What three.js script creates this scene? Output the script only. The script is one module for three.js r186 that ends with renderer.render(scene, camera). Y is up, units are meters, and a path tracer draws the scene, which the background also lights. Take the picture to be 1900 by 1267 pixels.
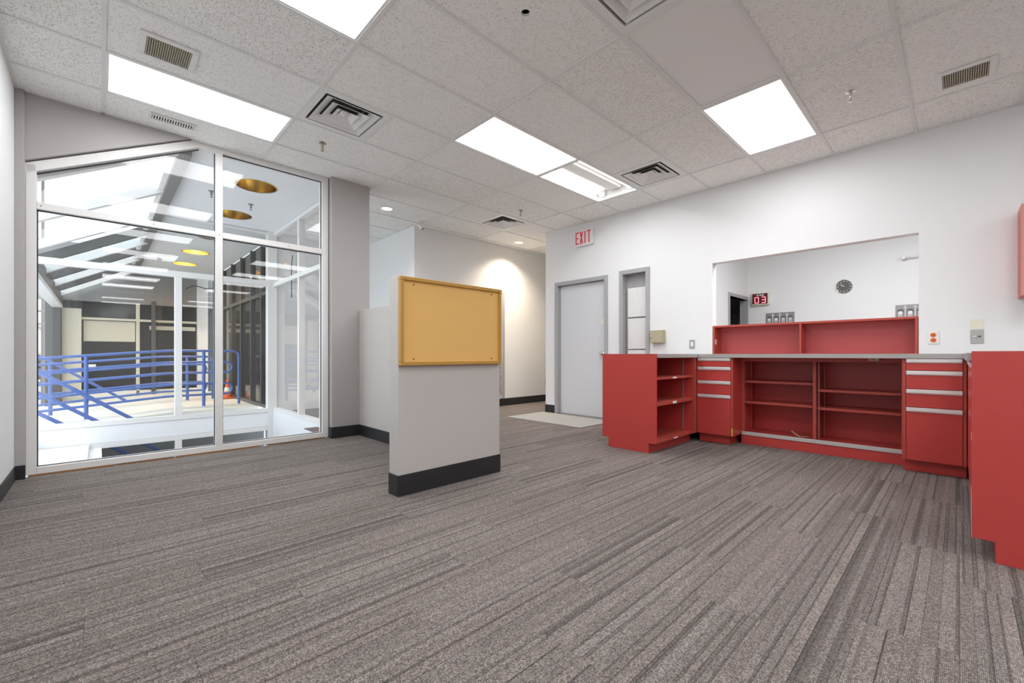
import * as THREE from 'three';
import { RoundedBoxGeometry } from 'three/addons/geometries/RoundedBoxGeometry.js';
import { RectAreaLightUniformsLib } from 'three/addons/lights/RectAreaLightUniformsLib.js';
import { mergeGeometries } from 'three/addons/utils/BufferGeometryUtils.js';

// Room axes: v runs along the glazed front (world +x), u runs away along the long white wall (world -z), y is up.
const EYE = 0.968, CEIL = 3.038;
const scene = new THREE.Scene();
const camera = new THREE.PerspectiveCamera(2 * Math.atan(633.5 / 797) * 180 / Math.PI, 1900 / 1267, 0.05, 400);
camera.position.set(0, EYE, 0);
camera.rotation.y = -43.83 * Math.PI / 180;
camera.setViewOffset(1900, 1267, 0, -25, 1900, 1267);
scene.add(camera);

// overcast sky
scene.background = new THREE.Color().setRGB(0.84, 0.92, 1.0);
scene.backgroundIntensity = 2.2;

const renderer = new THREE.WebGLRenderer({ antialias: true });
renderer.toneMapping = THREE.LinearToneMapping;
renderer.toneMappingExposure = 1.25;
renderer.shadowMap.enabled = true;
RectAreaLightUniformsLib.init();
const TROFFER = 8.2;          // luminance of the fluorescent panels
const LENS_GLOW = 1.15;

// ---------------------------------------------------------------- helpers
let seed = 12345;
const rnd = () => { seed = (seed * 1664525 + 1013904223) >>> 0; return seed / 4294967296; };
const rr = (a, b) => a + (b - a) * rnd();
const col = (r, g, b) => new THREE.Color().setRGB(r, g, b);
function mat(r, g, b, rough = 0.6, extra = {}) { return new THREE.MeshPhysicalMaterial({ color: col(r, g, b), roughness: rough, metalness: 0, ...extra }); }

function noiseTexture(size, fn, srgb, repeat) {
  const d = new Uint8Array(size[0] * size[1] * 4);
  for (let y = 0; y < size[1]; y++) for (let x = 0; x < size[0]; x++) {
    const c = fn(x, y), k = (y * size[0] + x) * 4;
    d[k] = c[0]; d[k + 1] = c[1]; d[k + 2] = c[2]; d[k + 3] = 255;
  }
  const t = new THREE.DataTexture(d, size[0], size[1], THREE.RGBAFormat);
  t.wrapS = t.wrapT = THREE.RepeatWrapping; t.magFilter = THREE.LinearFilter; t.minFilter = THREE.LinearMipmapLinearFilter; t.generateMipmaps = true;
  if (srgb) t.colorSpace = THREE.SRGBColorSpace;
  if (repeat) t.repeat.set(repeat[0], repeat[1]);
  t.needsUpdate = true;
  return t;
}
const wpos = new WeakMap();
const taken = new Map();
function numbered(n) { const k = taken.get(n) || 0; taken.set(n, k + 1); return k ? n + '_' + String(k).padStart(3, '0') : n; }
function tag(o, label, category, group, kind) {
  o.userData = { label, category };
  if (group) o.userData.group = group;
  if (kind) o.userData.kind = kind;
  return o;
}
const boxes = new Map();
function boxGeo(w, h, d, r) {
  const key = [w, h, d, r].map((x) => x.toFixed(4)).join();
  if (!boxes.has(key)) {
    const m = Math.min(w, h, d) / 2;
    const g = r > 0 ? new RoundedBoxGeometry(w, h, d, 1, Math.min(r, m * 0.98)) : new THREE.BoxGeometry(w, h, d);
    const p = g.attributes.position, n = g.attributes.normal, uv = g.attributes.uv;      // uv in metres
    for (let i = 0; i < p.count; i++) {
      const a = Math.abs(n.getX(i)), b = Math.abs(n.getY(i)), c = Math.abs(n.getZ(i));
      if (b >= a && b >= c) uv.setXY(i, p.getX(i), p.getZ(i));
      else if (a >= c) uv.setXY(i, p.getZ(i), p.getY(i));
      else uv.setXY(i, p.getX(i), p.getY(i));
    }
    boxes.set(key, g);
  }
  return boxes.get(key);
}
function put(parent, name, geo, m, v, y, u) {      // world place of the mesh's own origin
  const o = new THREE.Mesh(geo, m);
  o.name = parent === scene ? numbered(name) : name;
  o.castShadow = o.receiveShadow = true;
  const b = wpos.get(parent) || [0, 0, 0];
  o.position.set(v - b[0], y - b[1], -u - b[2]);
  wpos.set(o, [v, y, -u]);
  parent.add(o);
  return o;
}
function part(parent, name, m, b, r = 0) {
  const [v0, v1, y0, y1, u0, u1] = b;
  return put(parent, name, boxGeo(v1 - v0, y1 - y0, u1 - u0, r), m, (v0 + v1) / 2, (y0 + y1) / 2, (u0 + u1) / 2);
}
function thing(name, label, category, [v, y, u], group, kind) {
  const o = new THREE.Group();
  o.name = numbered(name); o.position.set(v, y, -u); wpos.set(o, [v, y, -u]);
  scene.add(o);
  return tag(o, label, category, group, kind);
}
function struct(name, label, m, b, r = 0, category = 'wall') { return tag(part(scene, name, m, b, r), label, category, null, 'structure'); }
function structGroup(name, label, category, at) { return thing(name, label, category, at, null, 'structure'); }
// extrude a shape drawn in (u, y) along v, or in (v, y) along u, or in (v, u) along y
function polyShape(pts, holes = []) {
  const s = new THREE.Shape(pts.map((p) => new THREE.Vector2(p[0], p[1])));
  for (const h of holes) s.holes.push(Array.isArray(h) ? new THREE.Path(h.map((p) => new THREE.Vector2(p[0], p[1]))) : h);
  return s;
}
function extV(shape, v0, v1) {           // shape (u, y)
  const g = new THREE.ExtrudeGeometry(shape, { depth: v1 - v0, bevelEnabled: false });
  g.rotateY(Math.PI / 2);                // shape x -> -z , depth -> +x
  g.translate(v0, 0, 0); return g;
}
function extU(shape, u0, u1) {           // shape (v, y)
  const g = new THREE.ExtrudeGeometry(shape, { depth: u1 - u0, bevelEnabled: false });
  g.translate(0, 0, -u1); return g;
}
function extY(shape, y0, y1) {           // shape (v, u)
  const g = new THREE.ExtrudeGeometry(shape, { depth: y1 - y0, bevelEnabled: false });
  g.rotateX(-Math.PI / 2); g.translate(0, y0, 0); return g;
}
function geoPart(parent, name, m, g, at) {  // geometry given in world coordinates, re-centred
  g.computeBoundingBox(); const c = g.boundingBox.getCenter(new THREE.Vector3());
  g.translate(-c.x, -c.y, -c.z);
  return put(parent, name, g, m, c.x, c.y, -c.z);
}
const V3 = (v, y, u) => new THREE.Vector3(v, y, -u);
function bar(parent, name, m, a, b, r, seg = 10) { // round bar between two points [v,y,u]
  const A = V3(...a), B = V3(...b), d = B.clone().sub(A), g = new THREE.CylinderGeometry(r, r, d.length(), seg);
  g.applyQuaternion(new THREE.Quaternion().setFromUnitVectors(new THREE.Vector3(0, 1, 0), d.clone().normalize()));
  const c = A.clone().add(B).multiplyScalar(0.5);
  return put(parent, name, g, m, c.x, c.y, -c.z);
}
function tube(parent, name, m, pts, r, n = 40, seg = 10) {
  const curve = pts.curve || new THREE.CatmullRomCurve3(pts.map((p) => V3(...p)), false, 'catmullrom', 0.15);
  return geoPart(parent, name, m, new THREE.TubeGeometry(curve, n, r, seg, false));
}
function lathe(parent, name, m, pts, v, y, u, seg = 28) { return put(parent, name, new THREE.LatheGeometry(pts.map((p) => new THREE.Vector2(p[0], p[1])), seg), m, v, y, u); }

// ---------------------------------------------------------------- materials
const paintBump = noiseTexture([256, 256], () => { const k = 110 + rnd() * 60; return [k, k, k]; }, false, [3, 3]);
const M = {
  white: mat(0.83, 0.83, 0.825, 0.62, { bumpMap: paintBump, bumpScale: 0.0006 }),
  whiteBack: mat(0.85, 0.845, 0.83, 0.62),
  grey: mat(0.42, 0.398, 0.385, 0.5, { bumpMap: paintBump, bumpScale: 0.0006 }),
  greyLight: mat(0.56, 0.535, 0.505, 0.5, { bumpMap: paintBump, bumpScale: 0.0006 }),
  base: mat(0.022, 0.023, 0.026, 0.42),
  door: mat(0.68, 0.685, 0.70, 0.42),
  frame: mat(0.40, 0.395, 0.40, 0.4),
  red: mat(0.55, 0.062, 0.054, 0.33),
  redEdge: mat(0.46, 0.075, 0.055, 0.4),
  redLit: mat(0.58, 0.11, 0.11, 0.4),  // lighter copy of the red: light on the shelf box back, put into the colour
  chip: mat(0.62, 0.30, 0.22, 0.7),
  top: mat(0.42, 0.41, 0.39, 0.35),
  alu: mat(0.86, 0.85, 0.83, 0.34, { metalness: 0.35 }),
  aluMatt: mat(0.66, 0.65, 0.63, 0.4, { metalness: 0.35 }),
  standard: mat(0.42, 0.42, 0.42, 0.45, { metalness: 0.6 }),
  chrome: mat(0.75, 0.75, 0.75, 0.12, { metalness: 1 }),
  brass: mat(0.45, 0.38, 0.30, 0.3, { metalness: 0.9 }),
  winFrame: mat(0.80, 0.785, 0.765, 0.42),
  gasket: mat(0.02, 0.02, 0.022, 0.6),
  shim: mat(0.33, 0.16, 0.06, 0.8),
  tee: mat(0.80, 0.795, 0.78, 0.5),
  metalWhite: mat(0.84, 0.835, 0.815, 0.42),
  lensOff: mat(0.86, 0.85, 0.83, 0.5),
  dark: mat(0.02, 0.02, 0.02, 0.7),
  duct: mat(0.36, 0.35, 0.335, 0.5, { metalness: 0.3 }),
  deck: mat(0.22, 0.22, 0.22, 0.7),
  grille: mat(0.42, 0.38, 0.28, 0.55),
  plate: mat(0.46, 0.455, 0.44, 0.35, { metalness: 0.5 }),
  plastic: mat(0.82, 0.81, 0.78, 0.4),
  orange: mat(0.75, 0.13, 0.02, 0.45),
  beige: mat(0.46, 0.41, 0.27, 0.45),
  note: mat(0.80, 0.79, 0.62, 0.8),
  paper: mat(0.84, 0.83, 0.81, 0.85),
  cork: null, corkFrame: mat(0.52, 0.285, 0.055, 0.45),
  steel: mat(0.30, 0.295, 0.29, 0.35, { metalness: 0.6 }),
  blue: mat(0.085, 0.16, 0.46, 0.35),
  bronze: mat(0.075, 0.07, 0.066, 0.45),
  cream: mat(0.62, 0.59, 0.48, 0.7),
  outWhite: mat(0.86, 0.87, 0.88, 0.55),
  concrete: mat(0.80, 0.77, 0.70, 0.85),
  asphalt: mat(0.32, 0.32, 0.32, 0.9),
  darkGlass: mat(0.035, 0.033, 0.030, 0.08),
  gold: mat(0.70, 0.52, 0.20, 0.22, { metalness: 1 }),
  glass: new THREE.MeshPhysicalMaterial({ color: 0xffffff, transmission: 1, thickness: 0, roughness: 0, ior: 1.5 }),
  glassTint: new THREE.MeshPhysicalMaterial({ color: col(0.93, 0.96, 0.96), transmission: 1, thickness: 0, roughness: 0, ior: 1.5 }),
  glassGrey: new THREE.MeshPhysicalMaterial({ color: col(0.35, 0.36, 0.37), transmission: 1, thickness: 0, roughness: 0, ior: 1.5 }),
};
const glow = (r, g, b, k) => new THREE.MeshStandardMaterial({ color: col(0.8, 0.8, 0.8), emissive: col(r, g, b), emissiveIntensity: k, roughness: 0.5 });

// carpet: eight plank patterns, each 1 m x 0.25 m, stacked in one sheet (1 mm a pixel)
function carpetTexture() {
  const W = 1024, Hh = 2048, d = new Uint8Array(W * Hh * 4), bmp = new Uint8Array(W * Hh * 4);
  const tone = new Float32Array(Hh), warm = new Float32Array(Hh), seam = new Float32Array(Hh);
  const segs = [];
  for (let p = 0; p < 8; p++) {
    let y = 0, t = 0.5;
    while (y < 256) {
      const thin = rnd() < 0.42, w = Math.floor(thin ? rr(5, 15) : rr(16, 46));
      let n = thin ? rr(-0.26, -0.05) : rr(-0.06, 0.07);
      const wm = rr(-0.008, 0.010), a = rnd() < 0.3 ? Math.floor(rr(120, 900)) : -1, n2 = n + rr(-0.08, 0.07), dk = rnd() < 0.6 ? rr(0.10, 0.40) : 0;
      for (let k = y; k < Math.min(256, y + w); k++) { tone[p * 256 + k] = n; warm[p * 256 + k] = wm; seam[p * 256 + k] = k - y < 3 ? dk : 0; segs[p * 256 + k] = [a, n2]; }
      y += w;
    }
  }
  const tuft = new Float32Array(512 * 256); for (let k = 0; k < tuft.length; k++) tuft[k] = 0.72 + 0.56 * rnd();   // one loop of pile, 4 mm
  for (let y = 0; y < Hh; y++) {
    const rib = (y % 4), g = [0.80, 1.03, 1.12, 0.98][rib];
    let run = rnd();
    for (let x = 0; x < W; x++) {
      const s = segs[y], t = s[0] > 0 && x > s[0] ? s[1] : tone[y];
      run = run * 0.55 + rnd() * 0.45;
      let k = (1 + t) * g * (0.78 + 0.44 * run) * tuft[(y >> 2) * 256 + (x >> 2)] * (1 - seam[y]);
      const i = (y * W + x) * 4, w = warm[y];
      d[i] = Math.min(255, 126 * k * (1 + w)); d[i + 1] = Math.min(255, 117.5 * k); d[i + 2] = Math.min(255, 112 * k * (1 - w)); d[i + 3] = 255;
      const h = 255 * Math.min(1, (rib === 0 ? 0.25 : rib === 2 ? 0.85 : 0.62) * (0.6 + 0.6 * run) * (1 - seam[y]));
      bmp[i] = bmp[i + 1] = bmp[i + 2] = h; bmp[i + 3] = 255;
    }
  }
  const mk = (a, srgb) => { const t = new THREE.DataTexture(a, W, Hh, THREE.RGBAFormat); t.wrapS = t.wrapT = THREE.RepeatWrapping; t.magFilter = THREE.LinearFilter; t.minFilter = THREE.LinearMipmapLinearFilter; t.generateMipmaps = true; if (srgb) t.colorSpace = THREE.SRGBColorSpace; t.needsUpdate = true; return t; };
  return [mk(d, true), mk(bmp, false)];
}
const [carpetMap, carpetBump] = carpetTexture();
M.carpet = new THREE.MeshStandardMaterial({ map: carpetMap, bumpMap: carpetBump, bumpScale: 0.0025, roughness: 0.95 });

// acoustic tile: fissures along u and pinholes
function tileTexture(long) {
  const c = document.createElement('canvas'); c.width = 2048; c.height = 1024;
  const x = c.getContext('2d');
  x.fillStyle = 'rgb(249,248,245)'; x.fillRect(0, 0, 2048, 1024);
  for (let k = 0; k < 2600; k++) { const t = rr(-5, 5); x.fillStyle = `rgba(${t > 0 ? '255,255,255' : '120,115,105'},0.10)`; x.fillRect(rr(0, 2048), rr(0, 1024), rr(4, 26), rr(4, 26)); }
  for (let k = 0; k < 15000; k++) { x.fillStyle = `rgba(150,145,136,${rr(0.2, 0.65)})`; const s = rr(1, 2.6); x.fillRect(rr(0, 2048), rr(0, 1024), s, s); }
  x.lineCap = 'round';
  for (let k = 0; k < (long ? 3600 : 2600); k++) {
    const px = rr(0, 2048), py = rr(0, 1024), l = long ? rr(6, 24) : rr(3, 11), a = Math.PI / 2 + rr(-0.55, 0.55) * (long ? 1 : 2.2);
    x.strokeStyle = `rgba(105,99,90,${rr(0.35, 0.9)})`; x.lineWidth = rr(1.4, 3.2);
    x.beginPath(); x.moveTo(px, py); x.quadraticCurveTo(px + Math.cos(a) * l * 0.5 + rr(-4, 4), py + Math.sin(a) * l * 0.5, px + Math.cos(a) * l, py + Math.sin(a) * l); x.stroke();
  }
  const t = new THREE.CanvasTexture(c); t.colorSpace = THREE.SRGBColorSpace; t.wrapS = t.wrapT = THREE.RepeatWrapping; t.repeat.set(1 / 1.2115, 1 / 0.6225);
  const b = new THREE.CanvasTexture(c); b.wrapS = b.wrapT = THREE.RepeatWrapping; b.repeat.set(1 / 1.2115, 1 / 0.6225);
  return new THREE.MeshStandardMaterial({ map: t, bumpMap: b, bumpScale: 0.002, roughness: 0.95 });
}
M.tileA = tileTexture(true); M.tileB = tileTexture(false);

// pin board fibre
{
  const t = noiseTexture([512, 512], (x, y) => { const k = 0.92 + 0.13 * rnd(); return [238 * k, 190 * k, 113 * k]; }, true, [2.2, 2.2]);
  M.cork = new THREE.MeshStandardMaterial({ map: t, roughness: 0.85 });
}
M.mat = new THREE.MeshStandardMaterial({ map: noiseTexture([512, 512], () => { const k = 0.70 + 0.5 * rnd(); return [176 * k, 174 * k, 170 * k]; }, true, [2.6, 2.6]), roughness: 0.95 });
M.carpetRest = M.carpet;

// ---------------------------------------------------------------- floor of carpet planks
const WALL_R = 5.485, WALL_L = -0.475, WIN = 5.15, BACK = -8.5, FAR = 6.02;
{
  const floor = structGroup('floor', 'grey striped carpet plank floor of the empty office', 'floor', [2.5, 0, 1]);
  part(floor, 'subfloor', M.concrete, [WALL_L - 0.15, 9.2, -0.2, -0.012, BACK - 0.15, 5.19]);
  part(floor, 'subfloor', M.concrete, [9.2, 13.2, -0.2, -0.012, 2.7, 4.85]); part(floor, 'carpet', M.carpet, [9.1, 13.1, -0.012, -0.001, 2.8, 4.78]);
  part(floor, 'subfloor', M.concrete, [2.25, 9.2, -0.2, -0.012, 5.2, 8.2]);
  part(floor, 'carpet', M.carpet, [WALL_L - 0.02, 9.1, -0.012, -0.001, BACK, -1.25]);
  part(floor, 'carpet', M.carpet, [5.60, 9.1, -0.012, -0.001, -1.25, 4.78]);
  const L = 1.0, W = 0.25, cache = new Map();
  const plank = (v0, v1, u0, u1) => {
    const w = v1 - v0 - 0.001, d = u1 - u0 - 0.001; if (w < 0.03 || d < 0.02) return;
    const pat = Math.floor(rnd() * 8), sh = Math.floor(rnd() * 4) * 0.23, flip = rnd() < 0.5;
    const key = [w.toFixed(3), d.toFixed(3), pat, sh, flip].join();
    if (!cache.has(key)) {
      const g = new THREE.BoxGeometry(w, 0.012, d), p = g.attributes.position, uv = g.attributes.uv;
      for (let i = 0; i < p.count; i++) { const a = (flip ? -1 : 1) * p.getX(i) + 0.5 + sh, b = (flip ? -1 : 1) * p.getZ(i) + 0.125; uv.setXY(i, a / 1.024, (pat * 256 + Math.min(255, Math.max(0, b * 1000 + 2))) / 2048); }
      cache.set(key, g);
    }
    put(floor, 'carpet_plank', cache.get(key), M.carpet, (v0 + v1) / 2, -0.006, (u0 + u1) / 2);
  };
  const region = (va, vb, ua, ub) => {
    for (let u = Math.floor(ua / W) * W; u < ub - 0.001; u += W) {
      const row = Math.round(u / W), off = ((row * 0.37) % 1 + 1) % 1;
      for (let v = Math.floor(va) - 1 + off; v < vb; v += L) {
        const a = Math.max(v, va), b = Math.min(v + L, vb), c = Math.max(u, ua), d = Math.min(u + W, ub);
        if (b - a > 0.02 && d - c > 0.01) plank(a, b, c, d);
      }
    }
  };
  region(WALL_L, WALL_R, -1.25, 4.75);
  region(WALL_L, 1.95, 4.75, 5.13);
  region(1.95, 8.0, 4.75, FAR);
  region(2.25, 3.62, FAR, 8.08);
}

// ---------------------------------------------------------------- walls
struct('wall_left', 'white left wall running up to the glazed front', M.white, [WALL_L - 0.12, WALL_L, 0, 3.3, BACK, 5.21]);
struct('wall_back', 'white wall behind the waiting area', M.white, [WALL_L - 0.12, 9.2, 0, 3.3, BACK - 0.12, BACK]);
struct('trim_1', 'taupe painted pilaster beside the tall window', M.grey, [WALL_L, -0.424, 0, 3.3, 5.05, 5.21], 0.004, 'pilaster');
{ // long white wall with door, sidelight and service opening
  const s = polyShape([[BACK, 0], [4.885, 0], [4.885, 3.3], [BACK, 3.3]], [
    [[3.688, -0.001], [3.688, 2.118], [4.622, 2.118], [4.622, -0.001]].map((p) => [p[0], Math.max(p[1], 0.0005)]),
    [[3.015, 0.55], [3.015, 2.135], [3.385, 2.135], [3.385, 0.55]],
    [[0.262, 0.938], [0.262, 2.105], [2.122, 2.105], [2.122, 0.938]]]);
  tag(geoPart(scene, 'wall_right', M.white, extV(s, WALL_R, WALL_R + 0.115)), 'long white wall with grey door, sidelight and service opening', 'wall', null, 'structure');
}
struct('wall_hall', 'white hallway wall turning the corner past the grey door', M.white, [5.60, 8.1, 0, 3.3, 4.77, 4.885]);
struct('wall_hall_end', 'white end wall of the side hallway', M.white, [8.0, 8.12, 0, 3.3, 4.885, 6.14]);
struct('wall_far', 'off-white far wall washed by a downlight, black base', M.white, [3.62, 8.0, 0, 3.3, FAR, FAR + 0.12]);
struct('wall_nook', 'bright white wall face beside the taupe column', M.white, [3.62, 3.74, 0, 3.3, FAR + 0.12, 8.2]);
struct('wall_nook_end', 'white end wall of the corridor behind the column', M.white, [2.2, 3.62, 0, 3.3, 8.08, 8.2]);
struct('wall_column', 'full height taupe column at the window end', M.grey, [1.94, 2.40, 0, 3.3, 5.035, 5.28], 0.004, 'column');
struct('wall_half', 'low grey half wall running from column to pin board screen', M.greyLight, [2.27, 2.40, 0, 1.51, 2.776, 5.035], 0.004);
struct('wall_screen', 'freestanding grey partition end carrying the pin board', M.greyLight, [1.469, 2.40, 0, 1.512, 2.65, 2.776], 0.003);
{ // taupe gable over the sloping window head
  const s = polyShape([[-0.424, 2.50], [0.655, 3.05], [0.655, 3.3], [-0.424, 3.3]]);
  tag(geoPart(scene, 'wall_window', M.grey, extU(s, 5.075, 5.24)), 'taupe triangular wall above the sloping window head', 'wall', null, 'structure');
}
struct('wall_window_head', 'upstand above the window hidden by ceiling tiles', M.white, [0.655, 1.94, 3.042, 3.3, 5.13, 5.24]);
// back room
struct('wall_room_back', 'white rear wall of the service room with clock', M.whiteBack, [9.0, 9.12, 0, 3.3, BACK, 2.95]);
{
  const s = polyShape([[5.6, 0], [9.0, 0], [9.0, 3.3], [5.6, 3.3]], [[[8.06, 0.0005], [8.99, 0.0005], [8.99, 2.02], [8.06, 2.02]]]);
  tag(geoPart(scene, 'wall_room_side', M.whiteBack, extU(s, 2.83, 2.95)), 'shaded side wall of the service room with dark doorway', 'wall', null, 'structure');
}
struct('wall_store', 'end wall inside the unlit store room', M.whiteBack, [7.6, 13.1, 0, 3.3, 4.62, 4.74]);
struct('wall_store_side', 'side wall of the unlit store room', M.whiteBack, [13.0, 13.12, 0, 3.3, 2.95, 4.62]);
struct('wall_store_back', 'wall of the store room beside the service room', M.whiteBack, [9.12, 13.1, 0, 3.3, 2.83, 2.95]);
struct('wall_store_near', 'near side wall of the unlit store room', M.whiteBack, [7.6, 7.72, 0, 3.3, 2.95, 4.62]);

// baseboards: black rubber, 14 cm
const bb = (name, label, b) => struct(name, label, M.base, b, 0.003, 'baseboard');
bb('baseboard_left', 'black rubber base along the left wall', [WALL_L, WALL_L + 0.008, 0, 0.11, BACK, 5.05]);
bb('baseboard_pilaster', 'black rubber base around the pilaster', [WALL_L, -0.418, 0, 0.11, 5.042, 5.05]);
bb('baseboard_column', 'black rubber base on the taupe column', [1.932, 2.262, 0, 0.13, 5.027, 5.035]);
bb('baseboard_column_side', 'black rubber return on the column side', [1.932, 1.94, 0, 0.13, 5.035, 5.12]);
bb('baseboard_half', 'black rubber base along the half wall', [2.262, 2.27, 0, 0.13, 2.776, 5.035]);
bb('baseboard_screen', 'black rubber base across the pin board partition', [1.461, 2.405, 0, 0.145, 2.642, 2.65]);
bb('baseboard_screen_end', 'black rubber base on the narrow partition end', [1.461, 1.469, 0, 0.145, 2.65, 2.776]);
bb('baseboard_far', 'black rubber base under the far hallway wall', [3.62, 8.0, 0, 0.14, FAR - 0.008, FAR]);
bb('baseboard_right', 'short black rubber base at the corner beside the door', [WALL_R - 0.008, WALL_R, 0, 0.13, 4.67, 4.893]);
bb('baseboard_hall', 'black rubber base along the side hallway', [WALL_R, 8.0, 0, 0.13, 4.885, 4.893]);
bb('baseboard_nook', 'black rubber base below the bright nook wall', [3.612, 3.62, 0, 0.13, FAR, 8.08]);

// ---------------------------------------------------------------- suspended ceiling
const gv = (i) => 0.02 + 1.2115 * i, gu = (j) => 0.28 + 0.6225 * j;
const special = new Map();                     // "i,j" -> 'full' | 'lo' (low-v half replaced) | 'hi'
for (const k of ['0,6', '0,3', '0,0', '0,-3', '2,4', '3,4', '3,1', '2,1', '2,-2', '0,-6', '0,-9', '0,-12', '2,-5', '2,-8', '2,-11']) special.set(k, 'full');
special.set('1,1', 'hi'); special.set('1,5', 'lo'); special.set('3,3', 'hi'); special.set('3,7', 'hi');
{
  const ceiling = structGroup('ceiling', 'suspended ceiling of white fissured tiles in a metal grid', 'ceiling', [2.5, CEIL, 1]);
  part(ceiling, 'deck', M.deck, [WALL_L - 0.12, 9.12, 3.3, 3.42, BACK - 0.12, 5.24]);
  part(ceiling, 'deck', M.deck, [9.12, 13.2, 3.3, 3.42, 2.7, 4.85]);
  part(ceiling, 'deck', M.deck, [2.15, 9.12, 3.3, 3.42, 5.24, 8.2]);
  const regions = [
    [WALL_L, 2.443, BACK, 5.12], [2.443, WALL_R, BACK, gu(7)], [2.443, 8.0, gu(7), FAR], [2.2, 3.62, FAR, 8.08], [2.2, 2.443, 5.24, FAR]];
  const cache = new Map();
  const cut = new Map([['0,5', [0.22, 0.46, 3.625, 3.855]], ['3,-1', [4.49, 4.72, -0.15, 0.09]], ['0,7', [0.322, 0.618, 4.777, 4.863]]]);
  const tile = (a, b, c, d, at) => {
    if (cut.has(at) || at === '1,2') {              // tiles cut for a vent or a pipe
      const e = 0.002, hole = cut.has(at) ? (([p, q, r, w]) => [[p, r], [p, w], [q, w], [q, r]])(cut.get(at)) : new THREE.Path().absarc(1.86, 1.819, 0.027, 0, Math.PI * 2, true);
      geoPart(ceiling, 'ceiling_tile', M.tileB, extY(polyShape([[a + e, c + e], [b - e, c + e], [b - e, d - e], [a + e, d - e]], [hole]), CEIL, CEIL + 0.016));
      return;
    }
    const w = b - a, h = d - c; if (w < 0.02 || h < 0.02) return;
    const q = Math.floor(rnd() * 4), kind = rnd() < 0.5 ? M.tileA : M.tileB;
    const key = [w.toFixed(3), h.toFixed(3), q].join();
    if (!cache.has(key)) {
      const g = new THREE.BoxGeometry(w - 0.004, 0.016, h - 0.004), p = g.attributes.position, uv = g.attributes.uv;
      for (let i = 0; i < p.count; i++) uv.setXY(i, (q & 1 ? -1 : 1) * p.getX(i) + 0.31 * q, (q & 2 ? -1 : 1) * p.getZ(i) + 0.17 * q);
      cache.set(key, g);
    }
    put(ceiling, 'ceiling_tile', cache.get(key), kind, (a + b) / 2, CEIL + 0.008, (c + d) / 2);
  };
  const T = 0.012, y0 = CEIL - 0.007, y1 = CEIL + 0.001;
  for (const [va, vb, ua, ub] of regions)
    for (let i = -1; i < 8; i++) for (let j = -15; j < 14; j++) {
      const a = Math.max(gv(i), va), b = Math.min(gv(i + 1), vb), c = Math.max(gu(j), ua), d = Math.min(gu(j + 1), ub);
      if (b - a < 0.005 || d - c < 0.005) continue;
      const s = special.get(i + ',' + j), mid = gv(i) + 0.6058;
      if (!s) tile(a, b, c, d, i + ',' + j);
      else if (s === 'lo') tile(mid, b, c, d);
      else if (s === 'hi') tile(a, mid, c, d);
      if (s === 'lo' || s === 'hi') part(ceiling, 'cross_tee', M.tee, [mid - T, mid + T, y0, y1, c + T, d - T]);
      if (c === gu(j)) part(ceiling, 'cross_tee', M.tee, [a === gv(i) ? a + T : a, b === gv(i + 1) ? b - T : b, y0, y1, c - T, c + T]);
    }
  const run = (v, a, b) => part(ceiling, 'main_runner', M.tee, [v - T, v + T, y0, y1, a, b]);
  run(gv(0), BACK, 5.12); run(gv(1), BACK, 5.12); run(gv(2), BACK, FAR); run(gv(3), BACK, FAR); run(gv(4), BACK, FAR); run(gv(5), 4.9, FAR);
  // wall angles
  const ang = (b) => part(ceiling, 'wall_angle', M.tee, b);
  ang([WALL_R - 0.022, WALL_R, y0, y1, BACK, 4.885]); ang([WALL_L, WALL_L + 0.022, y0, y1, BACK, 5.05]);
  ang([3.62, 8.0, y0, y1, FAR - 0.022, FAR]); ang([-0.42, 0.655, y0, y1, 5.053, 5.075]); ang([0.655, 1.94, y0, y1, 5.095, 5.114]); ang([3.598, 3.62, y0, y1, FAR, 8.08]); ang([WALL_R, 8.0, y0, y1, 4.885, 4.907]);
}

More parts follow.
